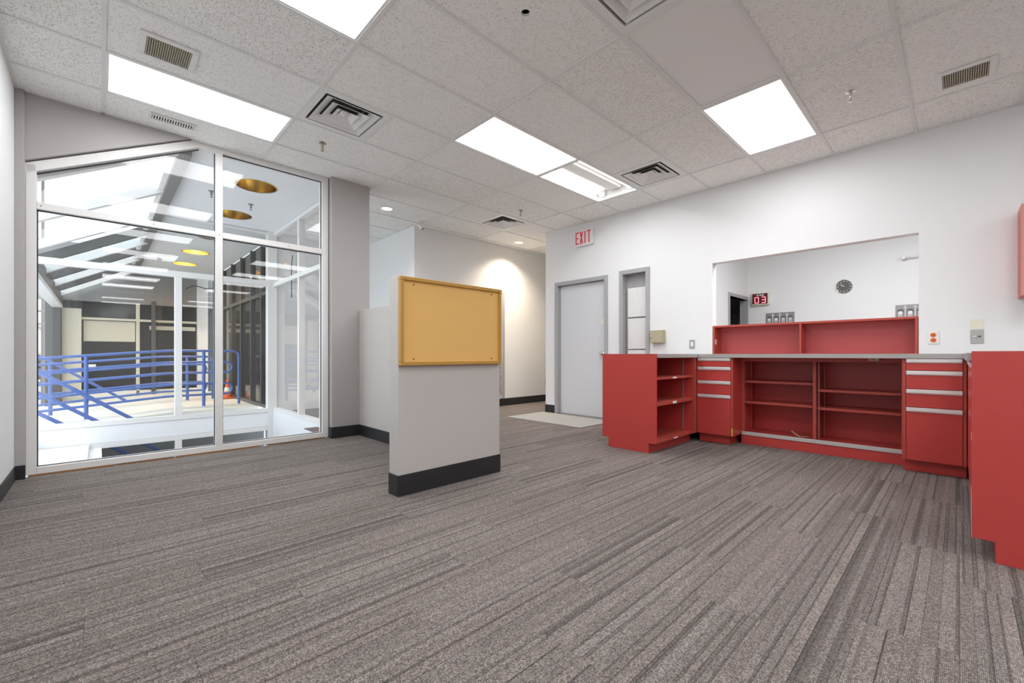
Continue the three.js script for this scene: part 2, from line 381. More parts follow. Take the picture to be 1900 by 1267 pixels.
// ---------------------------------------------------------------- troffers
function panelLight(parent, v, u, w, d, y, k, r = 0.965, g = 0.98, b = 1.02) {
  const l = new THREE.RectAreaLight(col(r, g, b), k, w, d);
  const p = wpos.get(parent); l.position.set(v - p[0], y - p[1], -u - p[2]); l.rotation.x = -Math.PI / 2;
  l.castShadow = true; l.name = 'panel_light'; parent.add(l);
}
function troffer(i, j, label, mode = 'lit') {
  const a = gv(i) + 0.012, b = gv(i + 1) - 0.012, c = gu(j) + 0.012, d = gu(j + 1) - 0.012, w = 0.016;
  const t = thing('ceiling_light', label, 'ceiling light', [(a + b) / 2, CEIL, (c + d) / 2], mode === 'lit' ? 'lit fluorescent troffers in the ceiling grid' : undefined);
  const f = [CEIL - 0.004, CEIL + 0.012];
  part(t, 'frame', M.metalWhite, [a, b, ...f, c, c + w]); part(t, 'frame', M.metalWhite, [a, b, ...f, d - w, d]);
  part(t, 'frame', M.metalWhite, [a, a + w, ...f, c + w, d - w]); part(t, 'frame', M.metalWhite, [b - w, b, ...f, c + w, d - w]);
  if (mode !== 'open') {
    const h = [CEIL + 0.012, CEIL + 0.10]; part(t, 'housing', M.metalWhite, [a, b, CEIL + 0.10, CEIL + 0.112, c, d]);
    part(t, 'housing_side', M.metalWhite, [a, b, ...h, c, c + 0.004]); part(t, 'housing_side', M.metalWhite, [a, b, ...h, d - 0.004, d]); part(t, 'housing_side', M.metalWhite, [a, a + 0.004, ...h, c + 0.004, d - 0.004]); part(t, 'housing_side', M.metalWhite, [b - 0.004, b, ...h, c + 0.004, d - 0.004]);
  }
  if (mode === 'lit') {
    part(t, 'lamp_lens', glow(1, 0.99, 0.965, LENS_GLOW), [a + w, b - w, CEIL + 0.006, CEIL + 0.010, c + w, d - w]);
    panelLight(t, (a + b) / 2, (c + d) / 2, b - a - 2 * w - 0.01, d - c - 2 * w - 0.01, CEIL + 0.003, TROFFER);
  } else if (mode === 'off') part(t, 'lens', M.lensOff, [a + w, b - w, CEIL + 0.004, CEIL + 0.009, c + w, d - w]);
  else {                                            // lens missing: bare tubes over a white pan
    const pan = part(t, 'pan', M.metalWhite, [a, b, CEIL + 0.11, CEIL + 0.118, c, d]);
    part(t, 'pan_side', M.metalWhite, [a, b, CEIL + 0.012, CEIL + 0.11, c, c + 0.006]); part(t, 'pan_side', M.metalWhite, [a, b, CEIL + 0.012, CEIL + 0.11, d - 0.006, d]);
    part(t, 'pan_side', M.metalWhite, [a, a + 0.006, CEIL + 0.012, CEIL + 0.11, c, d]); part(t, 'pan_side', M.metalWhite, [b - 0.006, b, CEIL + 0.012, CEIL + 0.11, c, d]);
    part(t, 'ballast_cover', M.metalWhite, [a + 0.03, b - 0.03, CEIL + 0.075, CEIL + 0.11, (c + d) / 2 - 0.08, (c + d) / 2 + 0.08], 0.01);
    for (const q of [c + 0.10, d - 0.10]) {
      for (const e of [a + 0.03, b - 0.03]) part(t, 'lamp_holder', M.plastic, [e - 0.012, e + 0.012, CEIL + 0.03, CEIL + 0.10, q - 0.03, q + 0.03], 0.004);
      bar(t, 'lamp_tube', glow(1, 0.98, 0.94, 3.0), [a + 0.045, CEIL + 0.06, q], [b - 0.045, CEIL + 0.06, q], 0.016, 14);
      panelLight(t, (a + b) / 2, q, b - a - 0.1, 0.03, CEIL + 0.042, TROFFER * 9);
    }
  }
}
troffer(0, 6, 'lit fluorescent troffer between the slotted grille and the square diffuser near the window');
troffer(0, 3, 'lit fluorescent troffer over the open floor, one bay in from the window row');
troffer(0, 0, 'lit fluorescent troffer along the left wall, third from the window');
troffer(0, -3, 'lit fluorescent troffer along the left wall, fourth from the window');
troffer(2, 4, 'lit fluorescent troffer with lens, end to end with the open one');
troffer(3, 4, 'lit troffer with its lens missing and bare tubes showing beside a diffuser', 'open');
troffer(3, 1, 'lit fluorescent troffer above the red counter next to the unlit panel');
troffer(2, 1, 'unlit flat white ceiling panel light beside the lit one over the counter', 'off');
for (const [i, j, n] of [[0, -6, 'fifth from the window'], [0, -9, 'sixth from the window'], [0, -12, 'seventh from the window']]) troffer(i, j, 'lit fluorescent troffer along the left wall, ' + n);
for (const [j, n] of [[-2, 'first'], [-5, 'second'], [-8, 'third'], [-11, 'fourth']]) troffer(2, j, `lit fluorescent troffer over the area behind the peninsula, ${n} row`);  // nearest row is an added unseen lamp, brightening the long wall and partition

// ---------------------------------------------------------------- diffusers, grilles, sprinklers, downlights
function skirt(top, bottom, h) {           // square flared ring, open in the middle
  const pts = [], idx = [];
  const ring = (s, y) => { for (const [x, z] of [[-1, -1], [1, -1], [1, 1], [-1, 1]]) pts.push(x * s, y, z * s); };
  ring(top, h); ring(bottom, 0); ring(bottom - 0.004, 0.001); ring(top - 0.004, h + 0.001);
  for (let r = 0; r < 4; r++) { const n = (r + 1) % 4; for (let k = 0; k < 4; k++) { const l = (k + 1) % 4; idx.push(r * 4 + k, r * 4 + l, n * 4 + l, r * 4 + k, n * 4 + l, n * 4 + k); } }
  const g = new THREE.BufferGeometry(); g.setAttribute('position', new THREE.Float32BufferAttribute(pts, 3)); g.setIndex(idx);
  const f = g.toNonIndexed(); f.computeVertexNormals(); return f;
}
const ringGeos = [[0.160, 0.226, 0.034], [0.095, 0.160, 0.034], [0.045, 0.094, 0.032]].map((a) => skirt(...a));
function diffuser(v0, u0, label) {
  const v = v0 + 0.303, u = u0 + 0.311, t = thing('ceiling_diffuser', label, 'air vent', [v, CEIL, u], 'square ceiling air diffusers');
  const S = 0.292, s = 0.245, y = [CEIL - 0.004, CEIL + 0.010];
  part(t, 'frame', M.metalWhite, [v - S, v + S, ...y, u - S - 0.008, u - s]); part(t, 'frame', M.metalWhite, [v - S, v + S, ...y, u + s, u + S + 0.008]);
  part(t, 'frame', M.metalWhite, [v - S, v - s, ...y, u - s, u + s]); part(t, 'frame', M.metalWhite, [v + s, v + S, ...y, u - s, u + s]);
  part(t, 'duct', M.duct, [v - s, v + s, CEIL + 0.22, CEIL + 0.23, u - s, u + s]);
  for (const q of [-1, 1]) { part(t, 'duct_side', M.duct, [v - s - 0.005, v + s + 0.005, CEIL + 0.01, CEIL + 0.22, u + q * s - 0.003, u + q * s + 0.003]); part(t, 'duct_side', M.duct, [v + q * s - 0.003, v + q * s + 0.003, CEIL + 0.01, CEIL + 0.22, u - s, u + s]); }
  put(t, 'louver_ring', ringGeos[0], M.metalWhite, v, CEIL - 0.006, u); put(t, 'louver_ring', ringGeos[1], M.metalWhite, v, CEIL - 0.004, u); put(t, 'louver_ring', ringGeos[2], M.metalWhite, v, CEIL - 0.002, u);
  const cone = new THREE.ConeGeometry(0.052, 0.03, 4); cone.rotateY(Math.PI / 4); cone.rotateX(Math.PI);
  put(t, 'centre_cone', cone.toNonIndexed(), M.metalWhite, v, CEIL + 0.012, u);
  for (const q of [-1, 1]) part(t, 'strut', M.steel, [v + q * 0.12 - 0.004, v + q * 0.12 + 0.004, CEIL + 0.04, CEIL + 0.05, u - 0.2, u + 0.2]);
}
diffuser(gv(1), gu(5), 'square stepped air diffuser beside the window row light');
diffuser(gv(1) + 0.6058, gu(1), 'square stepped air diffuser touching the unlit ceiling panel');
diffuser(gv(3) + 0.6058, gu(3), 'square stepped air diffuser beside the bare tube light');
diffuser(gv(3) + 0.6058, gu(7), 'square stepped air diffuser near the hallway downlight');
function grille(v0, v1, u0, u1, alongV, n, m, label, name = 'ceiling_grille') {
  const t = thing(name, label, 'air vent', [(v0 + v1) / 2, CEIL, (u0 + u1) / 2]), e = Math.min(v1 - v0, u1 - u0) * 0.12, y = [CEIL - 0.014, CEIL - 0.001];
  part(t, 'frame', M.metalWhite, [v0, v1, ...y, u0, u0 + e], 0.003); part(t, 'frame', M.metalWhite, [v0, v1, ...y, u1 - e, u1], 0.003);
  part(t, 'frame', M.metalWhite, [v0, v0 + e, ...y, u0 + e, u1 - e], 0.003); part(t, 'frame', M.metalWhite, [v1 - e, v1, ...y, u0 + e, u1 - e], 0.003);
  const A = v0 + e, B = v1 - e, C = u0 + e, D = u1 - e, top = CEIL + 0.20;      // sheet metal boot above the cut-out in the tile
  part(t, 'duct', M.duct, [A, B, top, top + 0.004, C, D]);
  part(t, 'duct_side', M.duct, [A, A + 0.003, CEIL, top, C, D]); part(t, 'duct_side', M.duct, [B - 0.003, B, CEIL, top, C, D]);
  part(t, 'duct_side', M.duct, [A + 0.003, B - 0.003, CEIL, top, C, C + 0.003]); part(t, 'duct_side', M.duct, [A + 0.003, B - 0.003, CEIL, top, D - 0.003, D]);
  for (let k = 0; k < n; k++) {
    const q = (k + 0.5) / n;
    if (alongV) { const c = v0 + e + (v1 - v0 - 2 * e) * q, h = (v1 - v0 - 2 * e) / n * (m === M.grille ? 0.32 : 0.24); part(t, 'slat', m, [c - h, c + h, CEIL - 0.011, CEIL - 0.004, u0 + e, u1 - e]); }
    else { const c = u0 + e + (u1 - u0 - 2 * e) * q, h = (u1 - u0 - 2 * e) / n * (m === M.grille ? 0.32 : 0.24); part(t, 'slat', m, [v0 + e, v1 - e, CEIL - 0.011, CEIL - 0.004, c - h, c + h]); }
  }
}
grille(0.185, 0.495, 3.59, 3.89, true, 20, M.grille, 'beige slatted ceiling grille in white frame next to the window row light');
grille(4.455, 4.755, -0.185, 0.125, false, 20, M.grille, 'beige slatted ceiling grille in white frame above the counter end');
grille(0.31, 0.63, 4.765, 4.875, true, 16, M.metalWhite, 'narrow white slotted ceiling vent right above the window', 'slot_vent');
function sprinkler(v, u, label, m, y = CEIL, group = undefined) {
  const t = thing('sprinkler_head', label, 'sprinkler', [v, y, u], group);
  lathe(t, 'escutcheon', m, [[0.001, -0.012], [0.018, -0.012], [0.034, -0.004], [0.036, 0]], v, y, u);
  lathe(t, 'stem', m, [[0.001, -0.05], [0.008, -0.05], [0.010, -0.03], [0.012, -0.012]], v, y, u, 12);
  for (const q of [-1, 1]) bar(t, 'yoke_arm', m, [v + q * 0.011, y - 0.03, u], [v + q * 0.004, y - 0.075, u], 0.0035, 6);
  lathe(t, 'deflector', m, [[0.001, -0.079], [0.016, -0.079], [0.016, -0.076], [0.001, -0.076]], v, y, u, 14);
}
sprinkler(1.568, 4.307, 'dark brass sprinkler head beyond the diffuser nearest the window', M.brass);
sprinkler(4.262, 0.591, 'shiny chrome sprinkler head over the red counter', M.chrome);
sprinkler(4.345, 4.348, 'metal sprinkler head next to the hallway diffuser', M.brass);
{ // white swivel fitting at the far corner
  const t = thing('ceiling_sensor', 'white swivel ceiling fitting at the far wall corner', 'sensor', [3.577, CEIL, 5.77]);
  lathe(t, 'base', M.plastic, [[0.001, -0.014], [0.05, -0.014], [0.055, 0]], 3.577, CEIL, 5.77);
  bar(t, 'stem', M.plastic, [3.577, CEIL - 0.012, 5.77], [3.577, CEIL - 0.06, 5.77], 0.014);
  const h = bar(t, 'head', M.plastic, [3.555, CEIL - 0.055, 5.78], [3.60, CEIL - 0.12, 5.75], 0.028, 14);
  bar(h, 'eye', M.dark, [3.60, CEIL - 0.119, 5.75], [3.603, CEIL - 0.124, 5.748], 0.018, 12);
}
function downlight(v, u, label, k) {
  const t = thing('recessed_downlight', label, 'downlight', [v, CEIL, u], 'round warm downlights in the corridor ceiling');
  lathe(t, 'trim', M.metalWhite, [[0.075, -0.002], [0.078, -0.008], [0.098, -0.004], [0.10, 0]], v, CEIL, u, 32);
  lathe(t, 'lamp_face', glow(1, 0.87, 0.68, 1.5), [[0.0005, -0.003], [0.075, -0.003]], v, CEIL, u, 28);
  const l = new THREE.SpotLight(col(1, 0.84, 0.66), k, 0, 1.15, 1.0, 2); l.name = 'spot_light'; l.castShadow = true; l.shadow.radius = 3;
  const p = wpos.get(t); l.position.set(v - p[0], -0.012, 0); l.target.position.set(v - p[0], -3, 0); t.add(l); t.add(l.target); l.target.name = 'aim';
}
downlight(2.93, 5.61, 'round warm downlight behind the taupe column', 4);
downlight(5.57, 5.61, 'round warm downlight washing the far hallway wall', 17);

// ---------------------------------------------------------------- tall window (glazed front)
{
  const w = structGroup('window_1', 'tall aluminium framed window with a sloping head', 'window', [0.75, 0, WIN]);
  const F = M.winFrame, u0 = 5.115, u1 = 5.215;
  part(w, 'jamb', F, [-0.424, -0.365, 0.012, 2.49, u0, u1], 0.004);
  part(w, 'jamb', F, [1.862, 1.932, 0.012, 3.036, u0, u1], 0.004);
  part(w, 'mullion', F, [0.83, 0.892, 0.068, 2.985, u0, u1], 0.004);
  part(w, 'sill', F, [-0.365, 1.862, 0.012, 0.068, u0, u1], 0.004);
  part(w, 'transom', F, [-0.365, 0.83, 2.138, 2.196, u0, u1], 0.004); part(w, 'transom', F, [0.892, 1.862, 2.138, 2.196, u0, u1], 0.004);
  part(w, 'head', F, [0.70, 1.862, 2.985, 3.036, u0, u1], 0.002);
  geoPart(w, 'sloping_head', F, extU(polyShape([[-0.424, 2.41], [-0.424, 2.49], [0.645, 3.036], [0.70, 3.036], [0.70, 2.985]]), u0, u1));
  part(w, 'head_cap', F, [0.66, 0.72, 3.0365, 3.046, 5.12, u1]);
  // glazing beads: dark gasket lines just inside the frame
  const gk = (b) => part(w, 'gasket', M.gasket, b);
  for (const [a, b] of [[-0.365, 0.83], [0.892, 1.862]]) { gk([a, b, 0.068, 0.074, 5.148, 5.158]); gk([a, b, 2.130, 2.138, 5.148, 5.158]); gk([a, a + 0.007, 0.074, 2.13, 5.148, 5.158]); gk([b - 0.007, b, 0.074, 2.13, 5.148, 5.158]); }
  gk([0.892, 1.862, 2.977, 2.985, 5.148, 5.158]); gk([1.855, 1.862, 2.196, 2.977, 5.148, 5.158]); gk([0.823, 0.83, 2.196, 2.977, 5.148, 5.158]);
  geoPart(w, 'gasket', M.gasket, extU(polyShape([[-0.365, 2.422], [-0.365, 2.434], [0.70, 2.978], [0.70, 2.968]]), 5.148, 5.158));
  const pane = (pts) => geoPart(w, 'pane', M.glass, new THREE.ShapeGeometry(polyShape(pts)).translate(0, 0, -5.153));
  pane([[-0.365, 0.068], [0.83, 0.068], [0.83, 2.138], [-0.365, 2.138]]);
  pane([[0.892, 0.068], [1.862, 0.068], [1.862, 2.138], [0.892, 2.138]]);
  pane([[-0.365, 2.196], [0.83, 2.196], [0.83, 2.985], [0.70, 2.985], [-0.365, 2.44]]);
  pane([[0.892, 2.196], [1.862, 2.196], [1.862, 2.985], [0.892, 2.985]]);
  // wooden packing under the sill
  for (const [a, b, h] of [[-0.41, 0.1, 0.011], [0.12, 0.5, 0.008], [0.52, 1.22, 0.011], [1.3, 1.9, 0.007]]) part(w, 'packing_strip', M.shim, [a, b, 0.001, h, 5.11, 5.2]);
  for (const [v, y] of [[-0.34, 2.167], [0.36, 2.167], [0.862, 2.167], [1.5, 2.167]]) put(w, 'screw', new THREE.SphereGeometry(0.005, 8, 6), M.steel, v, y, u0);
}

// ---------------------------------------------------------------- light well and vestibule beyond the window
struct('wall_well_left', 'white ledge along the left of the light well', M.outWhite, [-0.62, -0.10, -2.7, -0.225, 5.24, 8.05], 0.004, 'ledge');
struct('trim_2', 'lower white step of the light well ledge', M.outWhite, [-0.10, 0.02, -2.7, -0.285, 5.24, 8.05], 0.004, 'ledge');
struct('wall_well_front', 'wall of the light well below the window', M.outWhite, [-0.62, 2.15, -2.7, -0.02, 5.205, 5.24]);
struct('wall_well_right', 'plain white apron wall below the side glazing', M.outWhite, [2.115, 2.25, -2.7, 0.03, 5.285, 8.03]);
struct('floor_well', 'grey floor at the bottom of the light well', M.asphalt, [-0.62, 2.25, -2.8, -2.7, 5.2, 9.3], 0, 'floor');
struct('wall_well_dark', 'dark lower storey wall behind the light well glass', M.duct, [-0.7, 2.25, -2.7, -0.32, 9.15, 9.28]);
struct('wall_left_low', 'grey outer wall below the eave glazing', M.outWhite, [-0.72, -0.62, -2.7, -0.1, 5.2, 9.3]);
{
  const w = structGroup('window_2', 'second white framed glass screen across the light well', 'window', [0.8, 0, 8.1]);
  const F = M.winFrame, u0 = 8.05, u1 = 8.15;
  part(w, 'corner_post', F, [2.035, 2.18, -2.7, 3.04, 8.03, 8.17], 0.004);
  part(w, 'mullion', F, [0.805, 0.889, 0.07, 2.13, u0, u1], 0.004);
  part(w, 'mullion', F, [0.805, 0.889, -2.7, -0.30, u0, u1], 0.004);
  part(w, 'sill', F, [-0.75, 2.035, 0.003, 0.072, u0, u1], 0.004);
  part(w, 'spandrel', M.outWhite, [-0.75, 2.035, -0.225, 0.0, 8.065, u1]);
  part(w, 'lower_rail', F, [-0.75, 2.035, -0.30, -0.228, u0, u1], 0.004);
  part(w, 'transom', F, [-0.75, 2.035, 2.13, 2.215, u0, u1], 0.004);
  part(w, 'head', F, [0.62, 2.035, 2.99, 3.035, u0, u1], 0.004);
  part(w, 'lower_sill', F, [0.02, 2.035, -2.7, -2.6, u0, u1], 0.004);
  const pane = (m, pts) => geoPart(w, 'pane', m, new THREE.ShapeGeometry(polyShape(pts)).translate(0, 0, -8.1));
  pane(M.glassTint, [[-0.62, 0.072], [0.805, 0.072], [0.805, 2.13], [-0.62, 2.13]]); pane(M.glassTint, [[0.889, 0.072], [2.035, 0.072], [2.035, 2.13], [0.889, 2.13]]);
  pane(M.glassTint, [[-0.62, 2.215], [2.035, 2.215], [2.035, 2.99], [0.62, 2.99], [-0.62, 2.34]]);
  tube(w, 'loose_cable', M.dark, [[0.93, 1.955, 7.99], [1.0, 2.005, 7.99], [1.06, 2.01, 7.99], [1.16, 1.985, 7.99], [1.26, 1.99, 7.99], [1.36, 2.06, 7.99], [1.40, 2.13, 8.04]], 0.007, 40, 6);
  pane(M.glassGrey, [[0.02, -2.6], [0.805, -2.6], [0.805, -0.30], [0.02, -0.30]]); pane(M.glassGrey, [[0.889, -2.6], [2.035, -2.6], [2.035, -0.30], [0.889, -0.30]]);
}
{
  const w = structGroup('window_3', 'white framed side glazing between light well and corridor', 'window', [2.17, 0, 6.7]);
  const F = M.winFrame, a = 2.12, b = 2.21;
  part(w, 'sill', F, [a, b, 0.03, 0.085, 5.28, 8.03], 0.004); part(w, 'transom', F, [a, b, 2.12, 2.19, 5.28, 8.03], 0.004); part(w, 'head', F, [a, b, 2.98, 3.035, 5.28, 8.03], 0.004);
  part(w, 'mullion', F, [a, b, 0.085, 2.12, 6.75, 6.82], 0.004); part(w, 'mullion', F, [a, b, 2.19, 2.98, 6.75, 6.82], 0.004);
  const pane = (u0, u1, y0, y1) => geoPart(w, 'pane', M.glass, new THREE.PlaneGeometry(u1 - u0, y1 - y0).rotateY(-Math.PI / 2).translate(2.165, (y0 + y1) / 2, -(u0 + u1) / 2));
  for (const [p, q] of [[5.28, 6.75], [6.82, 8.03]]) { pane(p, q, 0.085, 2.12); pane(p, q, 2.19, 2.98); }
  tube(w, 'cable', M.dark, [[2.14, 2.5, 7.1], [2.13, 2.3, 7.12], [2.14, 2.1, 7.15], [2.14, 1.85, 7.14]], 0.006, 30, 6);
}
// canopy ceiling with gold cans
const CANS = [[1.39, 5.98], [1.43, 7.43], [1.42, 9.1], [1.4, 10.67], [1.4, 12.2]];
{
  const holes = CANS.map(([v, u]) => { const p = new THREE.Path(); p.absarc(v, u, 0.222, 0, Math.PI * 2, true); return p; });
  const g = extY(polyShape([[0.62, 5.24], [2.2, 5.24], [2.2, 14], [0.62, 14]], holes), 3.04, 3.06);
  tag(geoPart(scene, 'ceiling_canopy', M.outWhite, g), 'flat white canopy ceiling with round gold lined openings', 'ceiling', null, 'structure');
  struct('ceiling_canopy_roof', 'roof deck over the canopy ceiling', M.outWhite, [0.62, 2.25, 3.42, 3.5, 5.24, 14], 0, 'roof');
  struct('trim_3', 'roof edge beside the skylight', M.outWhite, [0.60, 0.62, 3.04, 3.5, 5.24, 14], 0, 'roof edge');
  const where = ['over the near half of the light well', 'over the far half of the light well', 'just past the second glass screen', 'over the ramp landing', 'nearest the far dark facade'];
  CANS.forEach(([v, u], k) => {
    const t = thing('gold_can_light', 'round gold lined ceiling can ' + where[k], 'ceiling can', [v, 3.04, u], 'gold lined cans in the canopy ceiling');
    lathe(t, 'trim', M.gold, [[0.215, -0.004], [0.23, -0.003], [0.232, 0]], v, 3.04, u, 40);
    if (k > 2) {
      put(t, 'lamp_bulb', new THREE.SphereGeometry(0.05, 14, 10), glow(1, 0.75, 0.38, 2.2), v, 3.24, u);
      const l = new THREE.PointLight(col(1, 0.82, 0.58), 7, 0, 2); l.name = 'can_light'; l.castShadow = true; l.position.set(0, 0.20, 0); t.add(l);
    }
    lathe(t, 'reflector', M.gold, [[0.216, 0.0], [0.214, 0.20], [0.10, 0.30], [0.001, 0.31]], v, 3.04, u, 40);
  });
}
sprinkler(1.02, 6.55, 'small sprinkler in the canopy ceiling beside the skylight', M.steel, 3.04, 'canopy sprinklers');
sprinkler(1.50, 6.75, 'small sprinkler in the canopy ceiling between the gold cans', M.steel, 3.04, 'canopy sprinklers');
// skylight
{
  const k = structGroup('skylight', 'sloping glazed skylight with white and bronze rafters', 'skylight', [0, 2.4, 9.5]);
  const top = [0.60, 3.06], bot = [-0.66, 2.36], ang = Math.atan2(top[1] - bot[1], top[0] - bot[0]), len = Math.hypot(top[0] - bot[0], top[1] - bot[1]);
  const rafter = (u, m, w, h) => { const o = put(k, 'rafter', boxGeo(len, h, w, 0.004), m, (top[0] + bot[0]) / 2, (top[1] + bot[1]) / 2 - h / 2, u); o.rotation.z = ang; };
  const us = [5.29, 6.68, 8.10, 9.0, 9.9, 10.8, 11.7, 12.6, 13.5];
  us.forEach((u, i) => rafter(u, i < 3 ? M.winFrame : i % 2 ? M.bronze : M.winFrame, 0.085, i < 3 ? 0.10 : 0.13));
  for (let i = 0; i < us.length - 1; i++) {
    const c = (us[i] + us[i + 1]) / 2, g = new THREE.PlaneGeometry(len, us[i + 1] - us[i]); g.rotateX(-Math.PI / 2);
    const o = put(k, 'pane', g, M.glassTint, (top[0] + bot[0]) / 2, (top[1] + bot[1]) / 2 + 0.012, c); o.rotation.z = ang;
  }
  part(k, 'ridge_beam', M.steel, [0.555, 0.66, 2.93, 3.035, 5.25, 14], 0.004);
  part(k, 'ridge_trim', M.winFrame, [0.50, 0.555, 2.95, 3.03, 5.25, 14], 0.004);
  part(k, 'eave_beam', M.bronze, [-0.74, -0.60, 2.10, 2.34, 8.2, 14], 0.02);
  part(k, 'eave_trim', M.winFrame, [-0.76, -0.60, 2.02, 2.095, 8.2, 14], 0.004);
  part(k, 'eave_post', M.bronze, [-0.86, -0.62, -0.2, 2.4, 13.75, 13.98], 0.01);
}
// ramp, landing, railings
tag(geoPart(scene, 'floor_ramp', M.concrete, extU(polyShape([[-8, -0.744], [0.9, -0.006], [0.9, -0.6], [-8, -1.4]]), 9.3, 13.9)), 'pale concrete ramp beyond the second glass screen', 'ramp', null, 'structure');
struct('floor_landing', 'pale concrete landing with a curb at the ramp top', M.concrete, [0.9, 2.2, -0.6, -0.005, 9.3, 13.9], 0.01, 'landing');
struct('floor_stair', 'lower concrete flight beside the ramp', M.concrete, [-8, -0.75, -1.2, -0.62, 8.2, 9.3], 0, 'stair');
function pipe(points, r) { const c = new THREE.CurvePath(); for (let i = 0; i < points.length - 1; i++) c.add(new THREE.LineCurve3(V3(...points[i]), V3(...points[i + 1]))); return c; }
{
  const rise = (v) => Math.min(0, (v - 0.9) * 0.083), R = 0.024;
  const rail = (label, u, vEnd, posts, hs, vStart) => {
    const t = thing('ramp_railing', label, 'railing', [0, 0, u], 'blue ramp railings');
    for (const p of posts) bar(t, 'post', M.blue, [p, rise(p) - 0.04, u], [p, hs[0] + rise(p), u], 0.028, 14);
    tube(t, 'top_rail', M.blue, [[vStart, hs[0] + rise(vStart), u], [-1, hs[0] + rise(-1), u], [0, hs[0] + rise(0), u], [0.9, hs[0], u], [vEnd - 0.05, hs[0], u], [vEnd, hs[0] - 0.03, u], [vEnd + 0.012, hs[0] - 0.12, u], [vEnd + 0.012, 0.0, u]], R, 90);
    for (const [a, b] of [[1, 2], [3, 4]]) {
      const e = vEnd - 0.10, y1 = hs[a], y2 = hs[b];
      tube(t, 'looped_rail', M.blue, [[vStart, y1 + rise(vStart), u], [-0.5, y1 + rise(-0.5), u], [0.9, y1, u], ...Array.from({ length: 11 }, (_, q) => { const w = Math.PI * q / 10, rad = (y1 - y2) / 2; return [e - rad + rad * Math.sin(w), (y1 + y2) / 2 + rad * Math.cos(w), u]; }), [0.9, y2, u], [-0.5, y2 + rise(-0.5), u], [vStart, y2 + rise(vStart), u]], R * 0.92, 220);
    }
  };
  rail('blue steel ramp railing nearer the glass with looped ends', 10.0, 2.0, [-0.161, 1.434], [1.045, 0.83, 0.63, 0.42, 0.21], -6);
  rail('blue steel ramp railing farther from the glass with looped ends', 11.5, 1.80, [-0.65, 1.36], [0.93, 0.76, 0.58, 0.38, 0.2], -6);
  const stair = (label, u, offs, a, b) => {
    const t = thing('stair_railing', label, 'railing', [0, 0, u], 'blue sloping stair rails');
    for (const o of offs) bar(t, 'sloping_rail', M.blue, [a, 0.744 + o - 0.77 * (a + 0.646), u], [b, 0.744 + o - 0.77 * (b + 0.646), u], 0.026, 12);
    for (const p of [-1.2]) bar(t, 'post', M.blue, [p, -0.6, u], [p, 0.744 - 0.77 * (p + 0.646), u], 0.026, 12);
  };
  stair('blue sloping stair rails right behind the second glass screen', 9.0, [0, -0.30, -0.585], -1.5, 0.75);
  stair('fainter blue sloping stair rails behind the ramp', 12.4, [0.05, -0.25], -1.6, 0.55);
}
{ // cone
  const t = thing('traffic_cone', 'orange traffic cone on the landing beside the dark glazing', 'cone', [2.06, 0, 11.3]);
  part(t, 'base', M.orange, [1.93, 2.19, 0, 0.025, 11.17, 11.43], 0.01);
  lathe(t, 'body', M.orange, [[0.09, 0.025], [0.02, 0.43], [0.001, 0.435]], 2.06, 0, 11.3, 20);
  lathe(t, 'reflective_band', M.plastic, [[0.072, 0.16], [0.056, 0.25]], 2.06, 0, 11.3, 20);
}
{ // dark side glazing outside
  const w = structGroup('window_4', 'dark tinted side glazing with bronze mullions beside the ramp', 'window', [2.2, 0, 11]);
  const us = [8.2, 9.0, 9.75, 10.6, 11.5, 12.5, 13.7];
  us.forEach((u) => part(w, 'mullion', M.bronze, [2.165, 2.23, 0, 3.04, u, u + 0.06], 0.003));
  for (let i = 0; i < us.length - 1; i++) { part(w, 'transom', M.bronze, [2.165, 2.23, 2.06, 2.13, us[i] + 0.06, us[i + 1]], 0.003); part(w, 'base_rail', M.bronze, [2.165, 2.23, 0, 0.06, us[i] + 0.06, us[i + 1]], 0.003);
    part(w, 'pane', M.darkGlass, [2.21, 2.225, 0.06, 2.06, us[i] + 0.06, us[i + 1]]); part(w, 'pane', M.darkGlass, [2.21, 2.225, 2.13, 3.04, us[i] + 0.06, us[i + 1]]); }
}
{ // far facade
  const w = structGroup('wall_facade', 'far facade of dark glazing in cream frames beyond the ramp', 'facade', [0.8, 0, 14]);
  part(w, 'wall', M.steel, [-3.0, 2.3, 2.22, 3.55, 14.05, 14.3]); part(w, 'backing', M.bronze, [-0.85, 2.3, -0.2, 2.22, 14.2, 14.3]);
  part(w, 'column', M.cream, [-0.613, -0.30, -0.2, 2.03, 13.93, 14.2], 0.005);
  part(w, 'pane', M.darkGlass, [-0.29, 0.64, 0.1, 1.78, 14.1, 14.12]); part(w, 'pane', M.darkGlass, [0.72, 1.86, 0.1, 1.78, 14.1, 14.12]); part(w, 'pane', M.darkGlass, [-0.29, 1.86, 1.86, 2.22, 14.1, 14.12]);
  part(w, 'mullion', M.cream, [0.645, 0.715, -0.1, 2.22, 14.0, 14.12], 0.004); part(w, 'transom', M.cream, [-0.30, 0.645, 1.79, 1.845, 14.0, 14.12], 0.004); part(w, 'transom', M.cream, [0.715, 1.86, 1.79, 1.845, 14.0, 14.12], 0.004);
  part(w, 'roller_blind', M.cream, [-0.27, 0.63, 1.29, 1.775, 14.06, 14.09]);
  part(w, 'header_panel', M.cream, [0.90, 1.83, 1.60, 1.70, 14.05, 14.09]);
  part(w, 'base_wall', M.concrete, [-0.30, 1.86, -0.2, 0.1, 14.0, 14.12]);
  part(w, 'pilaster', M.outWhite, [1.867, 2.08, -0.05, 3.04, 13.85, 14.1], 0.005);
  part(w, 'mullion', M.bronze, [0.93, 1.01, -0.1, 2.3, 13.9, 14.0], 0.004);
}
